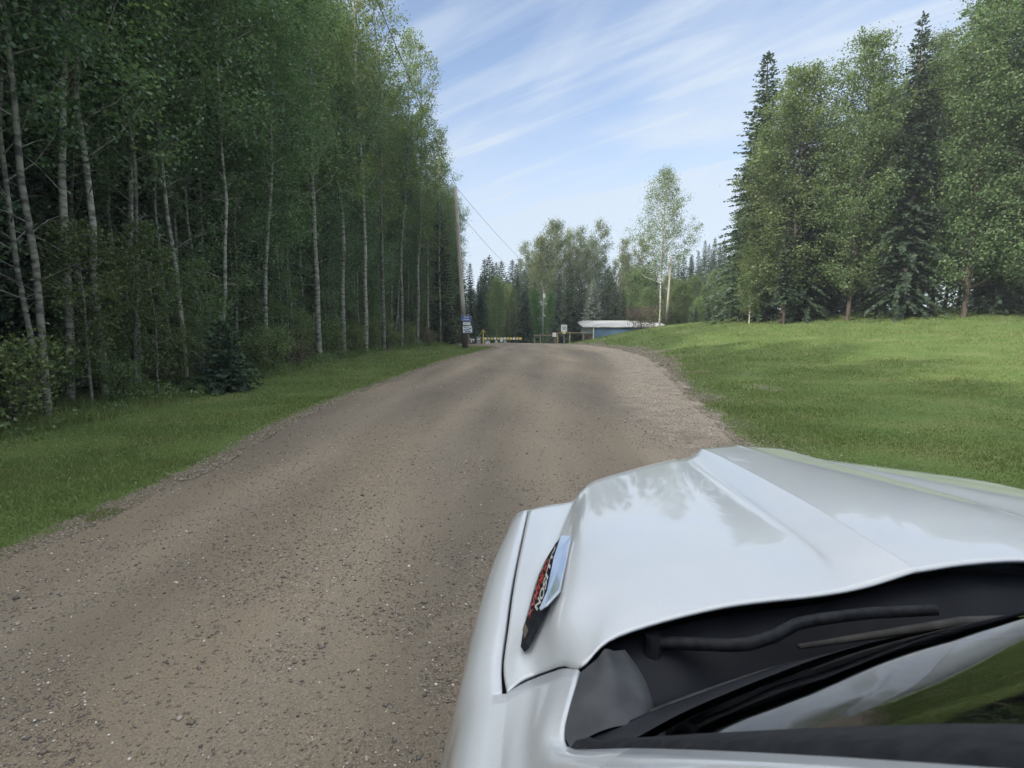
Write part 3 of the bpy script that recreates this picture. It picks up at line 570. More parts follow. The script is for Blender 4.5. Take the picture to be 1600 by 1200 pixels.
darks = [(748,78,440),(741,74,452),(766,104,400),(776,108,410),(800,106,406),(935,104,412),(950,106,416),(968,104,418),(980,106,410),(992,100,414),(1020,100,404),(1056,98,410),(757,84,405),(752,70,430),(783,100,408),(808,96,412),(820,80,420),(829,99,404),(812,104,404),(888,82,410),(905,88,425),(873,86,428),(944,90,422),(960,86,440),(972,80,452),(1000,84,430),(1012,92,408),(985,78,470),(1048,84,420),(1064,90,402),(1076,96,398),(898,76,455),(836,88,440),(770,92,415),(1030,88,440),(1060,78,462),(1100,74,474),(1080,76,470),(1046,76,480),(792,92,432)]
for i, (px, y, top) in enumerate(darks):
    g = SPR[i % 3]; h0 = (20, 17, 14)[i % 3]; far('spruce_tree', g, px, y, top, 'dark spruce in the far tree line behind the gate and shed', h0=h0, group='dark spruces of the far tree line', wid=1.45)
for i, (px, top) in enumerate([(1086,392),(1096,376),(1103,382),(1111,372),(1119,380),(1126,374),(1075,402),(1090,404),(1134,384),(1142,378),(1152,386),(1108,396),(1122,398)]):
    far('spruce_tree', SPR[(i * 2 + 1) % 3], px, 118 + (i % 4) * 4, top, 'distant narrow spruce on the rise between birch and right-hand grove', h0=(20, 17, 14)[(i * 2 + 1) % 3], group='distant spruces on the rise', wid=1.0)
for i, (px, y, top) in enumerate([(1062,78,440),(1082,82,432),(1098,76,448),(1110,86,424),(1128,80,430),(1012,76,452),(994,82,420),(1040,82,430),(1118,70,460),(1090,72,466),(1143,76,410)]):
    far('birch_tree', (BGG + BGB)[i % 5], px, y, top, 'leafy green tree behind the pole and birch on the right of the shed', h0=(13, 13, 15, 15, 15)[i % 5], group='leafy trees right of the shed', wid=.95)
for i, (px, y, top) in enumerate([(1085,66,478),(1106,64,474),(1120,62,486),(1068,68,486)]):
    far('spruce_tree', SPR[i % 3], px, y, top, 'low young spruce at the top edge of the grass bank', h0=(20, 17, 14)[i % 3], group='young spruces above the bank', wid=1.7)
# lone birch, plum bush
LONE = broadleaf(17.6, .28, 4.6, 19000, .125, M['birch_leaf'], M['birch_bark'], 340, up=.75, prof='cone', limbs=90, sig=.34, dead=3, r0=.10, clump=.7, wob=.015)
plant('birch_tree', LONE, 16.4, 63.0, 'tall lone birch with white spotted trunk beside the bare pole', 'tree', s=1.0, sz=.99)
PLUM = broadleaf(2.6, .06, 2.0, 2600, .12, M['plum_leaf'], M['dark_bark'], 350, up=.6, limbs=30, sig=.28, dead=0, fork=3, r0=.04)
plant('bush', PLUM, 15.0, 65.0, 'purplish brown bush leaning over the shed roof', 'bush', s=1.05, z=1.0)
# --- grove on the right
GR = [broadleaf(20, .07, 4.0, 36000, .155, M['grove_leaf'], M['dark_bark'], 360 + k, up=.9, limbs=100, sig=.33, dead=5, r0=.15, clump=.9) for k in range(3)]
T_S = [spruce(24, 3.4, 370, thin=.12, droop=.55), spruce(21, 3.2, 371, thin=.25, droop=.6)]
def fr(kind, g, px, y, top, lb, h0, wid=1.0, **k): return far(kind, g, px, y, top, lb, h0=h0, wid=wid, **k)
fr('spruce_tree', T_S[0], 1180, 53, 82, 'tallest dark spruce, its tip highest of the right-hand grove', 24, 1.45)
fr('poplar_tree', GR[0], 1218, 48, 108, 'tall leafy green poplar in front of the tallest right-hand spruce', 20, 1.3)
fr('poplar_tree', GR[2], 1238, 50, 150, 'leafy poplar right behind the tall green one of the grove', 20, 1.1)
fr('poplar_tree', GR[1], 1190, 51, 262, 'mid-height leafy poplar in the middle of the right-hand grove', 20, 1.1)
fr('poplar_tree', GR[1], 1172, 54, 236, 'leafy tree at the left side of the right-hand grove', 20, .95)
fr('poplar_tree', GR[2], 1160, 60, 330, 'low leafy tree at the left foot of the right-hand grove', 20, 1.1)
fr('spruce_tree', T_S[1], 1252, 47, 190, 'dark ragged spruce right of the tall poplar', 21, 1.05)
fr('birch_tree', BGB[2], 1168, 50, 392, 'small birch with white stem at the left edge of the grove', 15, 1.0)
fr('birch_tree', BGB[0], 1150, 55, 410, 'short birch furthest left in front of the grove', 15, 1.05)
fr('spruce_tree', SPR_L, 1222, 46, 350, 'short dry-limbed spruce at the foot of the grove', 20, 1.25)
fr('spruce_tree', SPR[2], 1192, 56, 300, 'mid-height spruce inside the right-hand grove', 14, .9)
for i, (px, y, top) in enumerate([(1283,50,150),(1320,44,60),(1365,47,130),(1405,42,20),(1450,44,90),(1500,40,-40),(1550,42,40),(1600,38,-80),(1650,38,0),(1345,54,100),(1430,52,60),(1520,50,30),(1300,58,200),(1390,58,150),(1470,56,120),(1570,54,80),(1700,36,-60),(1760,36,0),(1840,35,40),(1930,34,-20),(2040,33,60),(2180,32,20),(1256,60,290),(1226,62,330),(1335,62,230),(1490,62,180)]):
    if i % 3 == 0: far('spruce_tree', T_S[(i // 3) % 2], px, y, top, 'tall spruce in the grove on top of the right bank', h0=(24, 21)[(i // 3) % 2], group='spruces of the right bank grove')
    else: far('poplar_tree', GR[i % 3], px, y, top, 'leafy poplar in the grove on top of the right bank', h0=20, group='poplars of the right bank grove')
wood('far_woodland', [(26, 110, 66, 90, 1, 10, .55), (-20, 34, 104, 116, -2, 11.5, .28), (34, 110, 90, 118, 3, 17, .17)], 62000, .5, M['needles'], 'far wood closing the view behind the gate and grove')

# ------------------------------------------------------------------ poles, wires, gate, shed
def pole_thing(x, y, h, top, label, r=.17):
    z = Hf(x, y); o = empty('utility_pole', (x, y, z), label, 'utility pole')
    tx, ty = top; n = 10; pts = [(tx * i / n, ty * i / n, h * i / n - (.3 if i == 0 else 0)) for i in range(n + 1)]
    a = MB(); a.tube(pts[2:], [r * (1 - .35 * i / n) for i in range(2, n + 1)], 12); a.build('shaft', M['pole_wood'], o, True)
    b = MB(); b.tube([pts[0], pts[1], pts[2]], [r * 1.12, r * 1.08, r * (1 - .35 * .2)], 12); b.build('butt', M['creosote'], o, True)
    c = MB(); c.tube([(tx + .12, ty, h - .25), (tx + .12, ty, h - .08)], [.05, .035], 8); c.tube([(tx, ty, h - .2), (tx + .13, ty, h - .2)], .02, 6); c.build('insulator', M['grey_metal'], o)
    return o, Vector((x + tx, y + ty, z + h))
P1 = Vector((-4.05, 49.0, 0)); pole1, top1 = pole_thing(-4.05, 49.0, 13.7, (-.78, .3), 'tall wooden roadside pole carrying three small signs', .23)
pole2, top2 = pole_thing(16.6, 61.0, 7.4, (.35, 0), 'short bare wooden pole beside the lone birch on the bank', .15)
def wire(a, b, sag, label, r=.012):
    pts = []; a = Vector(a); b = Vector(b)
    for i in range(31): t = i / 30; p = a.lerp(b, t); p.z -= sag * 4 * t * (1 - t); pts.append(p)
    m = MB(); m.tube(pts, r, 5); tag(m.build('power_line', M['black_paint']), label, 'power line')
wire(top1 + Vector((.12, 0, -.1)), (-4.6, -30, 14.5), .9, 'overhead wire running back from the roadside pole across the left treetops', .016)
wire(top1 + Vector((.12, 0, -.1)), (5.5, 108, 11.0), .5, 'upper wire running from the roadside pole towards the gate', .016)
wire(top1 + Vector((.1, 0, -1.9)), (2.0, 104, 10.5), .5, 'lower wire running from the roadside pole towards the gate', .016)
def quad_panel(mb, cx, y, cz, w_, h_, t=.02): mb.box((cx, y, cz), (w_, t, h_))
# three signs nailed to the pole (facing the camera)
def sign(name, mat_, c, w_, h_, label, marks, rim=None, cat='sign', ry=0):
    o = empty(name, (c[0], c[1], c[2]), label, cat); o.rotation_euler = (0, ry, 0)
    m = MB(); m.box((0, 0, 0), (w_, .02, h_)); m.build('panel', mat_, o, bevel=.004)
    if rim:
        r_ = MB(); t = .022
        for s in (-1, 1): r_.box((0, -.0135, s * (h_ / 2 - t)), (w_ - t, .006, t * .8)); r_.box((s * (w_ / 2 - t), -.0135, 0), (t * .8, .006, h_ - 3 * t))
        r_.build('border', rim, o)
    for mt, boxes in marks:
        q = MB()
        for (bx, bz, bw, bh) in boxes: q.box((bx, -.014, bz), (bw, .006, bh))
        q.build('lettering', mt, o)
    return o
def words(z, h_, spec, x0=0): return [(x0 + x, z, w_, h_) for x, w_ in spec]
yS = 48.78
sign('blue_sign', M['blue_sign'], (-3.92, yS, 2.53), .84, .46, 'blue sign with white lettering, topmost on the roadside pole',
     [(M['white_sign'], words(.10, .075, [(-.17,.12),(-.02,.08),(.12,.12)]) + words(-.08, .085, [(-.2,.11),(-.06,.10),(.07,.09),(.2,.11)]))], M['white_sign'], ry=.05)
sign('white_sign', M['white_sign'], (-3.90, yS, 2.09), .64, .24, 'narrow blank-looking white sign in the middle of the roadside pole', [(M['grey_metal'], words(.03, .02, [(-.12,.2),(.15,.16)]) + words(-.04, .02, [(0,.4)]))], ry=.04)
o = sign('community_sign', M['white_sign'], (-3.84, yS, 1.60), .80, .58, 'white sign with blue wave picture, lowest on the roadside pole',
     [(M['blue_sign'], words(.19, .06, [(-.2,.22),(.05,.18)]) + words(-.17, .07, [(-.12,.2),(.14,.22)]) + words(-.235, .03, [(0,.5)]))], ry=-.04)
wv = MB(); pts = [(-.36,-.02),(-.2,.0),(-.05,.0),(.1,.04),(.2,.10),(.28,.08),(.37,.17)]
for (a, b), (c, d) in zip(pts, pts[1:]): wv.add([(a,-.015,b-.08),(c,-.015,d-.08),(c,-.015,d),(a,-.015,b)], [(0,1,2,3)])
wv.build('wave_picture', M['blue_sign'], o)
# a trace of the pole seen from the side as guy plate and meter box on the pole
# gate area ---------------------------------------------------------
GY = 61.5
def gx(px, y=GY): return (px - 800) / 880 * y
def gz(py, y=GY): return 1.85 + y * math.tan(math.atan((600 - py) / 880) - R(5.84))
def post(mb, x, y, z1, w_=.10, z0=None): z0 = Hf(x, y) - .1 if z0 is None else z0; mb.box((x, y, (z0 + z1) / 2), (w_, w_, z1 - z0))
# barrier arm
bx0, bx1 = gx(757), gx(816); bz = gz(529)
o = empty('barrier_gate', (bx0, GY, Hf(bx0, GY)), 'lowered yellow, white and black striped barrier arm across the far end of the road', 'barrier')
zb = Hf(bx0, GY); arm = MB(); n = 12
arms = {0: MB(), 1: MB(), 2: MB()}
for i in range(n):
    q = (bx1 - bx0) / n; arms[0].box((q * (i + .88), 0, bz - zb), (q * .24, .08, .24)); arms[1 if i % 3 else 2].box((q * (i + .38), 0, bz - zb), (q * .76, .08, .24))
arms[0].build('arm', M['black_paint'], o); arms[1].build('yellow_band', M['yellow_paint'], o); arms[2].build('white_band', M['white_metal'], o)
m = MB(); m.box((-.10, 0, (bz - zb + .15) / 2), (.16, .16, bz - zb + .15)); m.tube([(-.12, 0, bz - zb + .95), (-.75, 0, bz - zb + .05), (.5, 0, bz - zb + .02), (-.12, 0, bz - zb + .95)], .05, 6); m.tube([(-.12, 0, bz - zb + .95), (-.12, 0, 0)], .05, 6)
m.build('yellow_frame', M['yellow_paint'], o)
# payment kiosk
def boxthing(name, px, py0, py1, wpx, y, mat_, label, cat, extra=None):
    x = gx(px, y); zt = gz(py0, y); z0 = Hf(x, y); wd = wpx / 880 * y; o = empty(name, (x, y, z0), label, cat)
    m = MB(); m.box((0, 0, (zt - z0) / 2), (wd, wd * .7, zt - z0)); m.build('housing', mat_, o, bevel=.02)
    c = MB(); c.box((0, -.02, zt - z0 + .03), (wd * 1.15, wd * .95, .06)); c.build('lid', M['grey_metal'], o)
    s = MB(); s.box((0, -wd * .35 - .012, (zt - z0) * .78), (wd * .7, .02, (zt - z0) * .2)); s.build('face_plate', M['white_sign'], o)
    return o
boxthing('ticket_kiosk', 748, 527, 538, 6.0, 59.5, M['grey_metal'], 'grey ticket kiosk on a post beside the barrier', 'kiosk')
boxthing('bin_box', 762, 533, 539, 7.0, 58.6, M['white_metal'], 'low whitish box under the pivot of the barrier', 'box')
boxthing('utility_cabinet', 789, 532, 538, 4.2, 62.4, noise_mat('pale_green', (.30,.42,.34), (.42,.55,.46), 6), 'pale green cabinet behind the barrier arm', 'cabinet')
for (px, y, py, wp, hp, lb) in ((783.5, 61.3, 531.0, 4.5, 5.5, 'white notice hanging below the barrier arm'), (775.5, 62.2, 534.5, 3, 4, 'small white notice board low behind the barrier arm')):
    x = gx(px, y); z = gz(py, y); o = empty('notice_sign', (x, y, Hf(x, y)), lb, 'sign')
    m = MB(); m.box((0, 0, z - Hf(x, y)), (wp / 880 * y, .03, hp / 880 * y)); m.build('panel', M['white_sign'], o)
    m = MB(); m.box((0, .04, (z - Hf(x, y)) / 2), (.06, .04, z - Hf(x, y))); m.build('post', M['grey_metal'], o)
x = gx(738, 58); o = empty('direction_sign', (x, 58, Hf(x, 58)), 'small black sign with white marks just right of the roadside pole', 'sign')
zc = gz(533, 58) - Hf(x, 58); m = MB(); m.box((0, 0, zc), (.52, .03, .50)); m.build('panel', M['black_paint'], o); m = MB()
for b in ((0, .19, .50, .09), (-.10, .04, .10, .22), (.13, .06, .10, .18), (-.08, -.1, .16, .08)): m.box((b[0], -.02, zc + b[1]), (b[2], .012, b[3]))
m.build('white_marks', M['white_sign'], o); m = MB(); m.box((0, .05, zc / 2), (.07, .05, zc)); m.build('post', M['weathered_wood'], o)
# rail behind the pole
o = empty('rail_fence', (gx(716, 60), 60, Hf(gx(716, 60), 60)), 'grey wooden rail behind the foot of the roadside pole', 'fence'); z0 = Hf(gx(716, 60), 60); zr = gz(523, 60) - z0
m = MB(); m.box((gx(720, 60) - gx(716, 60), 0, zr), (2.0, .07, .09)); m.build('rail', M['weathered_wood'], o); m = MB(); m.box((-.55, .08, zr / 2), (.1, .08, zr)); m.build('post', M['weathered_wood'], o); m = MB(); m.box((1.15, .08, zr / 2), (.1, .08, zr)); m.build('post', M['weathered_wood'], o)
# timber fence right of the road
y1 = 61.0
def rail_fence(label, pxs, py, y, mats, rail_px):
    x0 = gx(pxs[0], y); z0 = Hf(x0, y); o = empty('timber_fence', (x0, y, z0), label, 'fence'); zt = gz(py, y)
    for px, mm in zip(pxs, mats):
        x = gx(px, y); m = MB(); zz = Hf(x, y) - .15; m.box((x - x0, 0, (zz + zt) / 2 - z0), (.12, .12, zt - zz)); m.build('post', M[mm], o)
    a, b = gx(rail_px[0], y), gx(rail_px[1], y); m = MB(); m.box(((a + b) / 2 - x0, -.13, zt - z0 - .09), (b - a, .06, .11)); m.build('rail', M['weathered_wood'], o)
    return o
rail_fence('lower timber rail fence right of the barrier, left section', [835, 844, 868], 522.5, 61.0, ['weathered_wood'] * 3, (834, 870))
rail_fence('higher timber rail fence below the speed sign, right section', [871, 890, 911], 518.5, 60.2, ['yellow_wood', 'yellow_wood', 'weathered_wood'], (870, 917))
x = gx(866, 60.7); o = empty('notice_board', (x, 60.7, Hf(x, 60.7)), 'square whitish board fixed to the left timber fence', 'sign'); zc = gz(523, 60.7) - Hf(x, 60.7)
m = MB(); m.box((0, 0, zc), (.42, .04, .45)); m.build('panel', M['white_sign'], o); m = MB(); m.box((0, .04, zc / 2), (.07, .04, zc)); m.build('post', M['weathered_wood'], o)
# speed sign
x = gx(881, 57.5); z0 = Hf(x, 57.5); o = empty('speed_sign', (x, 57.5, z0), 'white 30 speed limit sign with a yellow plate beneath it', 'sign'); zt = gz(507.5, 57.5) - z0; zl = gz(518, 57.5) - z0; zy = gz(521.5, 57.5) - z0
m = MB(); m.box((0, 0, (zt + zl) / 2), (.60, .02, zt - zl)); m.build('panel', M['white_sign'], o, bevel=.005)
m = MB(); m.box((0, -.004, (zl + zy) / 2), (.34, .02, (zl - zy) * .95)); m.build('yellow_plate', M['yellow_paint'], o)
m = MB(); m.box((0, .05, zt / 2), (.06, .05, zt)); m.build('post', M['grey_metal'], o)
for txt, sz, dz in (('30', .50, -.06), ('MAXIMUM', .11, .22)):
    me = text_mesh(txt, sz, .004); me.materials.append(M['black_paint']); q = link('lettering', me, o, (0, -.018, (zt + zl) / 2 + dz)); q.rotation_euler = (R(90), 0, 0)
# slim mast with lamp box
x = gx(848, 66); z0 = Hf(x, 66); o = empty('lamp_mast', (x, 66, z0), 'slim pale mast with a white box high behind the gate posts', 'mast'); zt = gz(452, 66) - z0
m = MB(); m.tube([(0, 0, -.2), (.02, 0, zt)], [.045, .03], 8); m.build('shaft', M['grey_metal'], o, True)
m = MB(); m.box((.12, -.05, zt - .75), (.26, .2, .5)); m.build('lamp_box', M['white_metal'], o, bevel=.02); m = MB(); m.tube([(0, 0, zt - 2.9), (.28, -.02, zt - 3.1)], .03, 6); m.build('bracket', M['white_metal'], o)

# shed
M['shed_blue'] = noise_mat('shed_blue', (.075,.145,.245), (.10,.18,.29), 3, .6, 5, 0, (8, 8, .3))
M['shed_grey'] = noise_mat('shed_grey', (.20,.22,.24), (.27,.29,.31), 4, .7, 5, 0, (8, 8, .4))
M['roof_tin'] = noise_mat('roof_tin', (.34,.355,.365), (.46,.475,.485), 2, .35, 4, 0, (1, 1, 1))
M['brick_brown'] = noise_mat('brick_brown', (.10,.06,.05), (.19,.12,.10), 12, .85, 4, .2)
def shed():
    ys = 70.0; x0 = gx(926, ys); x1 = gx(1034, ys); zg = Hf(x0, ys); ze = gz(511.5, ys) - zg; zr = gz(507.5, ys + 5) - zg + .1
    o = empty('shed', (x0, ys, zg), 'long low dark blue shed with pale tin roof behind the grass bank', 'shed'); Wd = x1 - x0; D = 8.0
    m = MB(); m.box((Wd / 2, D / 2, ze / 2 - .2), (Wd, D, ze + .2)); m.build('wall', M['shed_blue'], o)
    g = MB()
    for i in range(int(Wd / .4)): g.box((.2 + i * .4, -.012, ze / 2), (.03, .02, ze - .02))
    g.build('wall_rib', M['shed_blue'], o)
    # lean-to porch on the left, grey gable over a brown wall
    pw = gx(926, ys) - gx(911, ys)
    m = MB(); m.box((-pw * .30, D * .45, ze * .35 - .1), (pw * .6, D * .8, ze * .7 + .1)); m.build('porch_wall', M['brick_brown'], o)
    m = MB(); m.box((-pw * .35, D * .45, ze * .84), (pw * .74, D * .86, ze * .28)); m.build('gable', M['shed_grey'], o)
    m = MB(); m.box((-pw * .62, -.0 + D * .04, ze * .3), (.45, .05, ze * .6)); m.build('door', M['black_paint'], o)
    r = MB(); a, b = -pw - .1, Wd + .9; y0, yb = -.30, D + .4
    r.add([(a, y0, ze), (b, y0, ze), (b, yb, zr + .35), (a, yb, zr + .35), (a, y0, ze + .10), (b, y0, ze + .10), (b, yb, zr + .5), (a, yb, zr + .5)], [(0,3,2,1),(4,5,6,7),(0,1,5,4),(1,2,6,5),(2,3,7,6),(3,0,4,7)])
    roof = r.build('roof', M['roof_tin'], o); q = MB(); n = int((b - a) / .5); sl = (zr + .34 - ze) / (yb - y0); rot = Matrix.Rotation(math.atan(sl), 4, 'X')
    for i in range(n): q.box((a + .25 + i * .5, (y0 + yb) / 2, (ze + .10 + zr + .5) / 2 + .01), (.05, (yb - y0) * .995, .05), rot)
    q.build('roof_rib', M['roof_tin'], roof)
    m = MB(); m.tube([(.05, -.10, -.1), (.05, -.10, ze)], .07, 8); m.build('downpipe', M['white_metal'], o)
    m = MB(); m.box((1.4, -.03, .95), (1.2, .06, 1.0)); wn = m.build('window', M['shed_grey'], o); m = MB(); m.box((1.4, -.067, .95), (1.0, .012, .8)); m.build('pane', mat('pane', (.10,.12,.14), .1), wn)
shed()

#TRUCK#
# ------------------------------------------------------------------ the white pickup the picture is taken from
def paint():
    m = mat('white_pearl_paint', (.66,.685,.70), .42, 0.0, 1.0); b = m.node_tree.nodes['Principled BSDF']; b.inputs['Coat Roughness'].default_value = .025
    nt = m.node_tree; N = nt.nodes; L = nt.links; tc = N.new('ShaderNodeTexCoord'); n = N.new('ShaderNodeTexNoise'); n.inputs['Scale'].default_value = 900; n.inputs['Detail'].default_value = 1
    L.new(tc.outputs['Object'], n.inputs['Vector']); r = N.new('ShaderNodeValToRGB'); L.new(n.outputs[0], r.inputs[0])
    r.color_ramp.elements[0].position = .35; r.color_ramp.elements[0].color = (.47,.51,.545,1); r.color_ramp.elements[1].position = .65; r.color_ramp.elements[1].color = (.545,.585,.62,1)
    L.new(r.outputs[0], b.inputs['Base Color'])
    d = N.new('ShaderNodeTexNoise'); d.inputs['Scale'].default_value = 3.5; d.inputs['Detail'].default_value = 8; L.new(tc.outputs['Object'], d.inputs['Vector'])
    mr = N.new('ShaderNodeMapRange'); mr.inputs[1].default_value = .4; mr.inputs[2].default_value = .8; mr.inputs[3].default_value = .0; mr.inputs[4].default_value = .014
    L.new(d.outputs[0], mr.inputs[0]); L.new(mr.outputs[0], b.inputs['Coat Roughness']); return m
PT = paint()
BLK = noise_mat('black_plastic', (.009,.011,.015), (.020,.023,.028), 60, .72, 3, .1)
GRYP = noise_mat('grey_plastic', (.022,.026,.031), (.040,.045,.051), 25, .6, 5, .08)
DUST = noise_mat('dusty_plastic', (.005,.007,.012), (.016,.019,.025), 9, .65, 8, .05)
CHR = mat('chrome', (.80,.82,.84), .05, 1.0); REDP = mat('red_enamel', (.55,.02,.03), .25, 0, 1); RUB = noise_mat('rubber', (.015,.015,.015), (.04,.04,.038), 30, .8)
for q in (BLK, DUST): q.node_tree.nodes['Principled BSDF'].inputs['Specular IOR Level'].default_value = .22
def glass_mat():
    m = bpy.data.materials.new('window_glass'); m.use_nodes = True; nt = m.node_tree; N = nt.nodes; L = nt.links; N.remove(N['Principled BSDF'])
    t = N.new('ShaderNodeBsdfTransparent'); t.inputs[0].default_value = (.60,.68,.66,1); g = N.new('ShaderNodeBsdfGlossy'); g.inputs['Roughness'].default_value = .01
    f = N.new('ShaderNodeFresnel'); f.inputs[0].default_value = 1.52; x = N.new('ShaderNodeMixShader'); L.new(f.outputs[0], x.inputs[0]); L.new(t.outputs[0], x.inputs[1]); L.new(g.outputs[0], x.inputs[2]); L.new(x.outputs[0], N['Material Output'].inputs[0]); return m
GLS = glass_mat()
def crom(P, n):
    """smooth curve through the points, n+1 samples evenly spread over the spans"""
    P = [Vector(p) for p in P]; out = []
    for k in range(n + 1):
        u = k / n * (len(P) - 1); i = min(int(u), len(P) - 2); t = u - i
        a = P[i - 1] if i > 0 else P[i] * 2 - P[i + 1]; d = P[i + 2] if i + 2 < len(P) else P[i + 1] * 2 - P[i]; b, c = P[i], P[i + 1]
        out.append(0.5 * ((2 * b) + (c - a) * t + (2 * a - 5 * b + 4 * c - d) * t * t + (3 * b - a - 3 * c + d) * t ** 3))
    return out
CX = .86
truck = empty('pickup_truck', (CX, 0, 0), 'white pearl pickup truck in the right foreground, seen over its hood from the driver window', 'pickup truck')
def gridpart(name, rows, m, parent=truck, thick=0, flip=False, both=False):
    """rows of points -> one smooth sheet; both: adds the other side of the truck"""
    grids = rows if isinstance(rows[0][0], list) else [rows]
    for side in ((-1, 1) if both else (1,)):
        V = []; F = []; o = 0
        for rw in grids:
            o = len(V); V += [((p[0] if side == 1 else 2 * CX - p[0]) - CX, p[1], p[2]) for r in rw for p in r]
            for q in grid_faces(len(rw), len(rw[0])): q = [int(i) + o for i in q]; F.append(q if (side == 1) != flip else q[::-1])
        o_ = grid_obj(name, V, F, m, parent, thick)
    return o_
def grid_obj(name, V, F, m, parent, thick):
    me = bpy.data.meshes.new(name); me.from_pydata(V, [], F); me.materials.append(m); me.polygons.foreach_set('use_smooth', [True] * len(F))
    bm = bmesh.new(); bm.from_mesh(me); bmesh.ops.remove_doubles(bm, verts=bm.verts, dist=.0004); bmesh.ops.recalc_face_normals(bm, faces=bm.faces); bm.to_mesh(me); bm.free()
    o_ = link(name, me, parent)
    if thick: s = o_.modifiers.new('solid', 'SOLIDIFY'); s.thickness = thick; s.offset = -1
    return o_
HL = [  # lines of the hood, rear to front, from the left gap inwards
 [(-.007,.799,1.300),(-.013,.859,1.305),(-.006,.957,1.315),(.008,1.132,1.330),(.046,1.498,1.350)],
 [(.014,.815,1.308),(.010,.880,1.314),(.024,1.000,1.323),(.046,1.165,1.337),(.108,1.535,1.353)],
 [(.036,.822,1.314),(.030,.900,1.317),(.053,1.035,1.325),(.092,1.230,1.338),(.170,1.562,1.355)],
 [(.054,.812,1.328),(.049,.905,1.336),(.073,1.020,1.350),(.116,1.235,1.362),(.207,1.622,1.370)],
 [(.076,.790,1.350),(.082,.890,1.372),(.106,1.000,1.384),(.152,1.235,1.391),(.258,1.672,1.386)],
 [(.100,.756,1.370),(.140,.880,1.388),(.175,1.005,1.397),(.232,1.250,1.402),(.372,1.745,1.398)],
 [(.160,.800,1.390),(.205,.895,1.401),(.260,1.060,1.406),(.340,1.320,1.409),(.500,1.838,1.402)],
 [(.330,.850,1.408),(.370,.960,1.412),(.410,1.120,1.414),(.460,1.400,1.414),(.555,1.868,1.404)],
 [(.500,.880,1.413),(.555,1.000,1.414),(.568,1.200,1.413),(.574,1.480,1.411),(.592,1.880,1.404)],
 [(.585,.892,1.422),(.600,1.050,1.424),(.605,1.250,1.423),(.606,1.540,1.421),(.622,1.890,1.412)],
 [(.670,.905,1.441),(.672,1.050,1.443),(.672,1.280,1.443),(.655,1.690,1.440),(.650,1.905,1.430)],
 [(.690,.908,1.443),(.690,1.050,1.445),(.690,1.280,1.446),(.676,1.690,1.443),(.670,1.910,1.432)],
 [(.770,.920,1.449),(.770,1.060,1.452),(.770,1.280,1.454),(.770,1.690,1.450),(.770,1.925,1.437)],
 [(.860,.928,1.452),(.860,1.060,1.455),(.860,1.280,1.457),(.860,1.690,1.452),(.860,1.932,1.439)]]
def tip_nose(p, j):
    dz = (.013 * math.sin(math.pi * min(1, max(0, (p[1] - .86) / .75))) - .036 * max(0, (p[1] - 1.18) / .72)) * min(1, max(0, (j - 3) / 2)) * (1 if p[0] < CX + 1 else 0)
    k = (1.85 - p[2] - dz) / (1.85 - p[2]); return (p[0] * k, p[1] * k, p[2] + dz)
HL = [[tip_nose(p, j) for p in l] for j, l in enumerate(HL)]
for l in HL[-1:]: HL[-1] = [(.86, p[1], p[2]) for p in l]
NL = 36; lines = [crom(l, NL) for l in HL]
rowsH = []
for k in range(NL + 1):
    c = [l[k] for l in lines]; m_ = [Vector((2 * CX - p.x, p.y, p.z)) for p in c[-2::-1]]; full = c + m_
    rowsH.append(crom(full, (len(full) - 1) * 6))
def shift(r, dy, dz, inset=0): return [Vector((p.x + (CX - p.x) * inset, p.y + dy, p.z + dz)) for p in r]
last = rowsH[-1]
front = [shift(last, .012, -.005), shift(last, .022, -.014), shift(last, .030, -.030), shift(last, .034, -.060), shift(last, .030, -.085)]
first = rowsH[0]; rear = [shift(first, .030, -.016), shift(first, .008, -.009), shift(first, .0012, -.0035)]
R_ = rear + rowsH + front
for r in range(len(R_)):   # rolled outer edges along the gaps
    a = R_[r][0]; b = R_[r][-1]; R_[r] = [a + Vector((.002, 0, -.022)), a + Vector((-.0005, 0, -.004))] + R_[r] + [b + Vector((.0005, 0, -.004)), b + Vector((-.002, 0, -.022))]
hood = gridpart('hood', R_, PT)
# fenders with the whole front quarter, and the sheet that runs up to the windshield corner
G = crom([(.048,1.500,1.350),(.008,1.132,1.330),(-.006,.957,1.315),(-.012,.870,1.305),(-.0095,.797,1.299)], 28)
G2 = crom([(-.0095,.797,1.299),(-.014,.70,1.297),(-.018,.60,1.295),(-.020,.505,1.293)], 12)
prof = [(-.0045,-.022),(-.005,-.004),(-.007,-.0005),(-.022,-.002),(-.042,-.010),(-.060,-.026),(-.074,-.055),(-.088,-.11),(-.108,-.19),(-.128,-.28),(-.140,-.36),(-.146,-.46),(-.143,-.60),(-.138,-.74)]
profB = [(0,0)] + prof[3:]
def frow(p, k=1.0, pr=prof): return [Vector((p.x + dx * (k if dx < -.01 else 1), p.y, p.z + dz)) for dx, dz in pr]
fr_rows = []
for (dy, dz, dx, k) in ((.10,-.45,.05,.35),(.10,-.22,.05,.35),(.085,-.09,.045,.45),(.055,-.035,.03,.6),(.028,-.010,.012,.75)):
    p = G[0] + Vector((dx, dy, 0)); fr_rows.append([Vector((p.x + a * k, p.y - max(0, -b - .1) * .05, max(.58, p.z + dz * (1 if b > -.3 else .4) + b))) for a, b in prof])
for i, p in enumerate(G): fr_rows.append(frow(p, .80 + .20 * float(S((1.5 - p.y) / .25))))
profR = [(0,0)] * 3 + prof[3:]
fr_rows += [frow(p, 1, profR) for p in G2]
Rc = crom([(-.0095,.797,1.299),(.014,.8100,1.3055),(.036,.8165,1.3115),(.054,.8065,1.3255),(.076,.7845,1.3475),(.094,.7535,1.366)], 20)
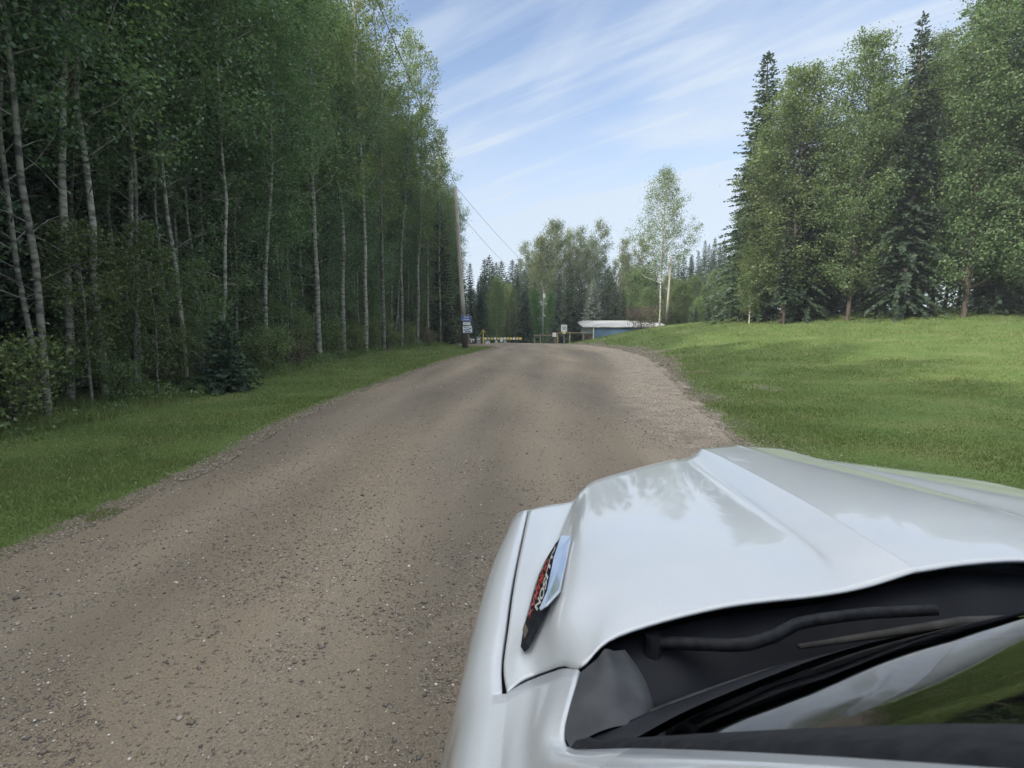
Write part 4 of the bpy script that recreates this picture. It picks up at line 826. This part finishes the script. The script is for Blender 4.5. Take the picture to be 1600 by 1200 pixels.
Ed = crom([(.094,.7535,1.366),(.073,.684,1.362),(.062,.645,1.356),(.066,.620,1.354),(.088,.560,1.400),(.115,.505,1.445)], 12)
last_ = crom([(-.020,.505,1.293),(.000,.490,1.335),(.037,.467,1.380),(.070,.487,1.427),(.115,.505,1.445)], 20)
rows = []
for i in range(13):
    v = i / 12; r = []
    for j in range(21):
        u = j / 20; a = Rc[j].lerp(last_[j], v); b = G2[i].lerp(Ed[i], u); c = (Rc[0].lerp(Rc[20], u)).lerp(last_[0].lerp(last_[20], u), v)
        p = a + b - c; r.append(p)
    rows.append(r)
rows = [[p + Vector((0, .004, -.025)) for p in rows[0]], [p + Vector((0, .001, -.004)) for p in rows[0]]] + rows
for r in rows: r.append(r[-1] + Vector((.003, 0, -.004))); r.append(r[-1] + Vector((.003, .002, -.03)))
gridpart('fender', [fr_rows, rows], PT, both=True)
# dark channel under the gaps, so that nothing shows through them
gridpart('inner_fender', [[p + Vector((-.02, 0, -.035)), p + Vector((.02, 0, -.035))] for p in G + G2[1:2]], BLK, both=True)
gridpart('hinge_channel', [[p + Vector((0, .03, -.035)), p + Vector((0, -.02, -.035))] for p in Rc], BLK, both=True)
# A pillars, black windshield seals, glass
E0 = Vector((.115,.505,1.445)); Ev = Vector((.38,-1,.794))
def Ep(s): return E0 + Ev * s + Vector((0, 0, -.10 * s * s))
rows = []
for i in range(17):
    s = i / 16 * .66; e = Ep(s); rows.append([e + Vector((.006,.004,-.02)), e + Vector((.002,.001,-.003)), e, e + Vector((-.02,-.008,-.004)), e + Vector((-.045,-.018,-.018)), e + Vector((-.065,-.028,-.040)), e + Vector((-.078,-.038,-.065))])
gridpart('pillar', rows, PT, both=True)
rows = []
for i in range(9):
    s = .34 * i / 8; e = Ep(s) + Vector((-.078,-.038,-.065)); b_ = Vector((-.020, .505 - .30 * i / 8, 1.293)); rows.append([last_[j] + (b_ - last_[0]) * (1 - j / 10) + (e - last_[10]) * (j / 10) for j in range(11)] + [e + Vector((.006,.005,.008))])
gridpart('window_corner', rows, PT, both=True)
edge = [Ed[7], Ed[8], Ed[9], Ed[10], Ed[11]] + [Ep(i / 12 * .66) for i in range(13)]
gridpart('windshield_seal', [[p + Vector((.003,.002,-.003)), p + Vector((.012,.006,.003)), p + Vector((.028 + .03 * q,.012 + .012 * q,.003)), p + Vector((.040 + .03 * q,.016 + .012 * q,-.008))] for p, q in zip(edge, [0]*5 + [i / 4 if i < 4 else 1 for i in range(13)])], BLK, both=True)
gb = crom([(.100,.632,1.352),(.200,.686,1.353),(.429,.793,1.350),(.640,.848,1.352),(.86,.868,1.354)], 20); gb = gb + [Vector((2 * CX - p.x, p.y, p.z)) for p in gb[-2::-1]]
tl = Ep(.64) + Vector((.03,.01,-.006)); gt = [Vector((tl.x + (2 * CX - 2 * tl.x) * j / 40, tl.y + .13 * math.sin(math.pi * j / 40), tl.z + .03 * math.sin(math.pi * j / 40))) for j in range(41)]
rows = [[gb[j].lerp(gt[j], i / 14) + Vector((0, .02, .03)) * math.sin(math.pi * i / 14) * math.sin(math.pi * min(j, 40 - j) / 40) for j in range(41)] for i in range(15)]
ws = gridpart('windshield', rows, GLS)
gridpart('frit_band', [[p + Vector((0, .0025, .002)) for p in rows[0]], [rows[1][j] + Vector((0, .003, .003)) for j in range(41)], [rows[1][j].lerp(rows[2][j], .35) + Vector((0, .003, .003)) for j in range(41)]], mat('frit', (.010,.012,.016), .45), ws)
# cowl tray behind the hood
he = rowsH[0]; hx = [p.x for p in he]; hy = [p.y for p in he]; hz = [p.z for p in he]
def hood_edge(x): return Vector((x, float(np.interp(x, hx, hy)), float(np.interp(x, hx, hz))))
cr_ = []
for j in range(41):
    g = gb[j]; x = max(.105, min(2 * CX - .105, g.x + (-.02 if g.x < CX else .02) * (abs(g.x - CX) / .76))); h = hood_edge(x)
    cr_.append([h + Vector((0, .05, -.045)), h + Vector((0, .005, -.060)), h.lerp(g, .35) + Vector((0, 0, -.075)), h.lerp(g, .65) + Vector((0, 0, -.045)), g.lerp(h, .12) + Vector((0, 0, -.022)), g + Vector((0, .004, .003)), g + Vector((0, -.010, .004))])
cowl = gridpart('cowl_panel', [[c[k] for c in cr_] for k in range(7)], DUST)
m = MB(); m.tube([(c[4].x - CX, c[4].y, c[4].z + .006) for c in cr_[1:40]], .006, 6); m.build('cowl_seal', RUB, cowl, True)
A_ = crom([(.097,.750,1.364),(.075,.684,1.360),(.065,.645,1.354),(.069,.622,1.352)], 10); B_ = crom([(.172,.800,1.368),(.190,.752,1.357),(.190,.705,1.349),(.160,.662,1.352)], 10)
gridpart('cowl_corner', [[A_[i].lerp(B_[i], u) + Vector((0, 0, .008 * math.sin(math.pi * u) + .010 * (1 - i / 10) * math.exp(-((u - .52) / .12) ** 2) - (.012 if u == 1 else 0) )) for u in (0, .1, .2, .35, .5, .6, .7, .85, .96, 1)] for i in range(11)], GRYP, both=True)
def wiper(pts, b0, b1):
    o = None; w_ = MB(); P = [Vector(pts[min(len(pts) - 1, int(u))]).lerp(Vector(pts[min(len(pts) - 1, int(u) + 1)]), u - int(u)) for u in [k / 14 * (len(pts) - 1) for k in range(15)]]; rw = []
    for i, p in enumerate(P):
        t = (P[min(i + 1, 14)] - P[max(i - 1, 0)]).normalized(); sd = t.cross(Vector((0, 0, 1))).normalized(); wd = .0105 - .003 * i / 14
        rw.append([p + sd * wd + Vector((0, 0, -.010)), p + sd * wd * .8, p + sd * wd * .4 + Vector((0,0,.004)), p - sd * wd * .4 + Vector((0,0,.004)), p - sd * wd * .8, p - sd * wd + Vector((0, 0, -.010)), p + sd * wd + Vector((0, 0, -.010))])
    o = gridpart('wiper', rw, BLK); m = MB(); m.tube([(pts[0][0] - CX, pts[0][1], pts[0][2] - .05), (pts[0][0] - CX, pts[0][1], pts[0][2] + .008)], [.017, .013], 14); m.build('wiper_pivot', BLK, o)
    m = MB(); b0 = Vector(b0) - Vector((CX, 0, 0)); b1 = Vector(b1) - Vector((CX, 0, 0)); m.tube([b0, (b0 + b1) / 2 + Vector((0, .006, .010)), b1], [.004, .008, .004], 6); m.build('wiper_blade', RUB, o, True)
wiper([(.221,.838,1.362),(.290,.818,1.370),(.350,.808,1.374),(.400,.822,1.380),(.455,.850,1.388),(.560,.858,1.398),(.680,.862,1.402)], (.43,.800,1.372), (.99,.880,1.380))
wiper([(.96,.880,1.372),(1.05,.872,1.382),(1.15,.862,1.386),(1.30,.845,1.388)], (1.08,.866,1.376), (1.56,.750,1.378))
# hood badge
BN = Vector((-.55, 0, .83))
def lift(p, dz): k = (1.85 - p[2] - dz) / (1.85 - p[2]); return Vector((p[0] * k, p[1] * k, p[2] + dz))
def slab(name, pts, m, parent, off, th=.003):
    V = [Vector((p[0] - CX, p[1], p[2])) + BN * off for p in pts]; W2 = [v - BN * th for v in V]; n = len(V)
    me = bpy.data.meshes.new(name); me.from_pydata(V + W2, [], [tuple(range(n))] + [(i, i + n, (i + 1) % n + n, (i + 1) % n) for i in range(n)]); me.materials.append(m); return link(name, me, parent)
PL = [lift(p, dz + .005) for p, dz in [((.110,1.218,1.384),.0075),((.129,1.197,1.392),.001),((.084,.962,1.382),.001),((.058,.925,1.374),.003),((.047,.917,1.371),.003),((.063,.966,1.377),.003),((.086,1.106,1.382),.006)]]
FC = [lift(p, .003) for p in [(.102,1.210,1.376),(.055,1.101,1.350),(.019,.922,1.328),(.014,.880,1.325),(.022,.876,1.335),(.047,.921,1.362),(.063,.968,1.373),(.086,1.109,1.379),(.110,1.218,1.383)]]
fz = slab('badge', FC, BLK, truck, 0, .012)
slab('badge_plate', PL, CHR, fz, .001, .005)
midL = crom([FC[0], FC[1], FC[2]], 10); midR = crom([FC[8], FC[7], FC[6], FC[5], FC[4]], 10)
def face_pt(s, t):
    i = min(9, int(s * 10)); return midL[i].lerp(midL[i + 1], s * 10 - i).lerp(midR[i].lerp(midR[i + 1], s * 10 - i), t)
def strip(name, t0, t1, s0, s1, m, off):
    P = [face_pt(s0 + (s1 - s0) * i / 10, t0) for i in range(11)] + [face_pt(s1 + (s0 - s1) * i / 10, t1) for i in range(11)]; return slab(name, P, m, fz, off, .002)
strip('badge_rim', .07, .17, .04, .98, CHR, .0022); strip('badge_tip', .1, .9, .93, .995, CHR, .003)
for txt, t0, t1, s0, s1, m in (('DURAMAX', .25, .56, .30, .88, REDP), ('ALLISON', .62, .93, .12, .76, mat('satin_silver', (.72,.74,.76), .4, .3))):
    me = text_mesh(txt, 1, .0, .035); xs_ = [v.co.x for v in me.vertices]; ys_ = [v.co.y for v in me.vertices]; xa, xb, ya, yb = min(xs_), max(xs_), min(ys_), max(ys_)
    for v in me.vertices: q = face_pt(s0 + (s1 - s0) * (v.co.x - xa) / (xb - xa), t0 + (t1 - t0) * (v.co.y - ya) / (yb - ya)); v.co = Vector((q.x - CX, q.y, q.z)) + BN * .0035
    me.materials.append(m); link('lettering', me, fz)
# nose, grille, bumper, lamps
def mir(fn):
    for s in (-1, 1): fn(s)
def bow(z0, z1, y0, dep, m, name, xw, n=24, curve=.36):
    y0 += .05; rows = []
    for i in range(n + 1):
        x = -xw + 2 * xw * i / n; y = y0 - curve * abs(x / xw) ** 2.4
        rows.append([Vector((x + CX, y - .06, z1)), Vector((x + CX, y - .01, z1)), Vector((x + CX, y, z1 - .02)), Vector((x + CX, y + dep, (z0 + z1) / 2)), Vector((x + CX, y, z0 + .02)), Vector((x + CX, y - .06, z0))])
    return gridpart(name, rows, m)
bow(.80, 1.335, 1.955, .015, BLK, 'grille', .54); bow(1.29, 1.36, 1.975, .012, CHR, 'grille_surround', .55); bow(.45, .78, 2.06, .03, CHR, 'bumper', .80, curve=.22)
for k in range(4): bow(.86 + k * .11, .90 + k * .11, 1.985, .01, CHR, 'grille_bar', .52)
def lamp(s):
    m = MB(); rot = Matrix.Rotation(-.42 * s, 4, 'Z'); m.box((s * .700, 1.62, 1.08), (.20, .14, .30), rot); m.build('headlight', mat('lamp_glass', (.75,.78,.8), .08, 0, 1), truck, bevel=.03)
mir(lamp)
# body behind the front quarter: doors, cab, bed
def side(name, y0, y1, ztop, m=PT):
    rows = []
    for y in np.linspace(y0, y1, 8): rows.append([Vector((-.020 + dx, y, 1.293 + dz)) for dx, dz in profB])
    return gridpart(name, rows, m, both=True)
side('door', .500, -.46, 0); side('rear_door', -.468, -1.35, 0); side('bed_side', -1.40, -3.55, 0)
m = MB(); m.box((0, -.6, .62), (1.6, 4.6, .12)); m.build('chassis', BLK, truck)
m = MB(); m.box((0, 1.1, .92), (1.35, 1.1, .5)); m.build('engine_block', BLK, truck)
m = MB(); m.box((0, -3.56, 1.0), (1.88, .06, .60)); m.build('tailgate', PT, truck, bevel=.02); m = MB(); m.box((0, -2.46, .80), (1.70, 2.1, .05)); m.build('bed_floor', BLK, truck)
m = MB(); m.box((0, -1.37, 1.0), (1.80, .05, .62)); m.box((0, -1.33, 1.33), (1.70, .04, .10)); m.build('cab_back', PT, truck)
rt = []
for i in range(11):
    y = -.16 - 1.25 * i / 10; yy_ = min(1, (i) / 1.5); rt.append([Vector((CX + u * (CX - .355 + .02), y + (.12 * (1 - u * u) if i == 0 else .06 * (1-u*u) if i == 1 else 0), 1.900 + .055 * (1 - abs(u) ** 3) + .012 * yy_)) for u in np.linspace(-1, 1, 17)])
gridpart('roof', rt, PT, thick=.03)
for s in (-1, 1):
    m = MB(); m.tube([(s * .515, -.15, 1.90), (s * .52, -.75, 1.915), (s * .525, -1.38, 1.89)], .022, 8); m.tube([(s * .57, -.47, 1.86), (s * .84, -.47, 1.32)], .03, 6); m.tube([(s * .55, -1.36, 1.88), (s * .83, -1.38, 1.32)], .05, 6); m.build('window_frame', PT, truck, True)
    m = MB(); m.add([(s*.845, -.50, 1.31), (s*.845, -1.33, 1.31), (s*.56, -1.31, 1.86), (s*.57, -.50, 1.86)], [(0,1,2,3)]); m.build('rear_window', GLS, truck)
    m = MB(); m.box((s * 1.10, .20, 1.22), (.20, .08, .24)); m.tube([(s * .92, .23, 1.18), (s * 1.04, .22, 1.20)], .025, 8); m.build('side_mirror', PT, truck, bevel=.02)
    for yw in (1.02, -2.65):
        m = MB(); pts = [(s * (.72 + .28 * q), yw, .40) for q in (0, .03, .97, 1)]; m.tube(pts, [.34, .395, .395, .36], 32); t_ = m.build('wheel', RUB, truck, True)
        m = MB(); m.tube([(s * .985, yw, .40), (s * 1.004, yw, .40)], [.25, .21], 24)
        for k in range(6): a = k * math.pi / 3; m.box((s * 1.008, yw + math.cos(a) * .12, .40 + math.sin(a) * .12), (.012, .05, .20), Matrix.Rotation(-a + math.pi / 2, 4, 'X'))
        m.build('rim', CHR, t_)
        m = MB(); m.tube([(s * 1.001, yw + math.cos(a) * .44, .44 + math.sin(a) * .44) for a in np.linspace(0, math.pi, 14)], .022, 6); m.build('wheel_arch', BLK, truck, True)
    m = MB(); m.box((s * .90, -3.57, 1.02), (.12, .09, .42)); m.build('tail_light', REDP, truck, bevel=.02)
m = MB(); m.box((0, .36, 1.235), (1.40, .62, .13)); m.box((0, .06, 1.15), (1.42, .22, .26)); m.build('dashboard', DUST, truck, bevel=.03)
m = MB(); m.tube([(-.42 + .18 * math.cos(a), -.12 - .07 * math.sin(a), 1.16 + .17 * math.sin(a)) for a in np.linspace(0, 2 * math.pi, 25)], .014, 8); m.tube([(-.42, -.10, 1.16), (-.42, .10, 1.12)], .04, 8); m.build('steering_wheel', BLK, truck, True)
for s in (-1, 1):
    m = MB(); m.box((s * .42, -.62, .86), (.52, .52, .16)); m.box((s * .42, -.90, 1.18), (.50, .14, .62), Matrix.Rotation(.2, 4, 'X')); m.box((s * .42, -.95, 1.58), (.26, .10, .18)); m.build('seat', GRYP, truck, bevel=.03)

# ------------------------------------------------------------------ the faint haze in the air
hz = MB(); hz.box((10, 45, 18), (260, 240, 52)); hv = bpy.data.materials.new('haze'); hv.use_nodes = True; _n = hv.node_tree.nodes; _n.clear()
_o = _n.new('ShaderNodeOutputMaterial'); _v = _n.new('ShaderNodeVolumePrincipled'); _v.inputs['Color'].default_value = (.86,.92,.96,1); _v.inputs['Density'].default_value = .0009; _v.inputs['Anisotropy'].default_value = .2
hv.node_tree.links.new(_v.outputs[0], _o.inputs['Volume']); tag(hz.build('haze', hv), 'thin pale haze in the air between camera and far trees', 'haze', kind='stuff')
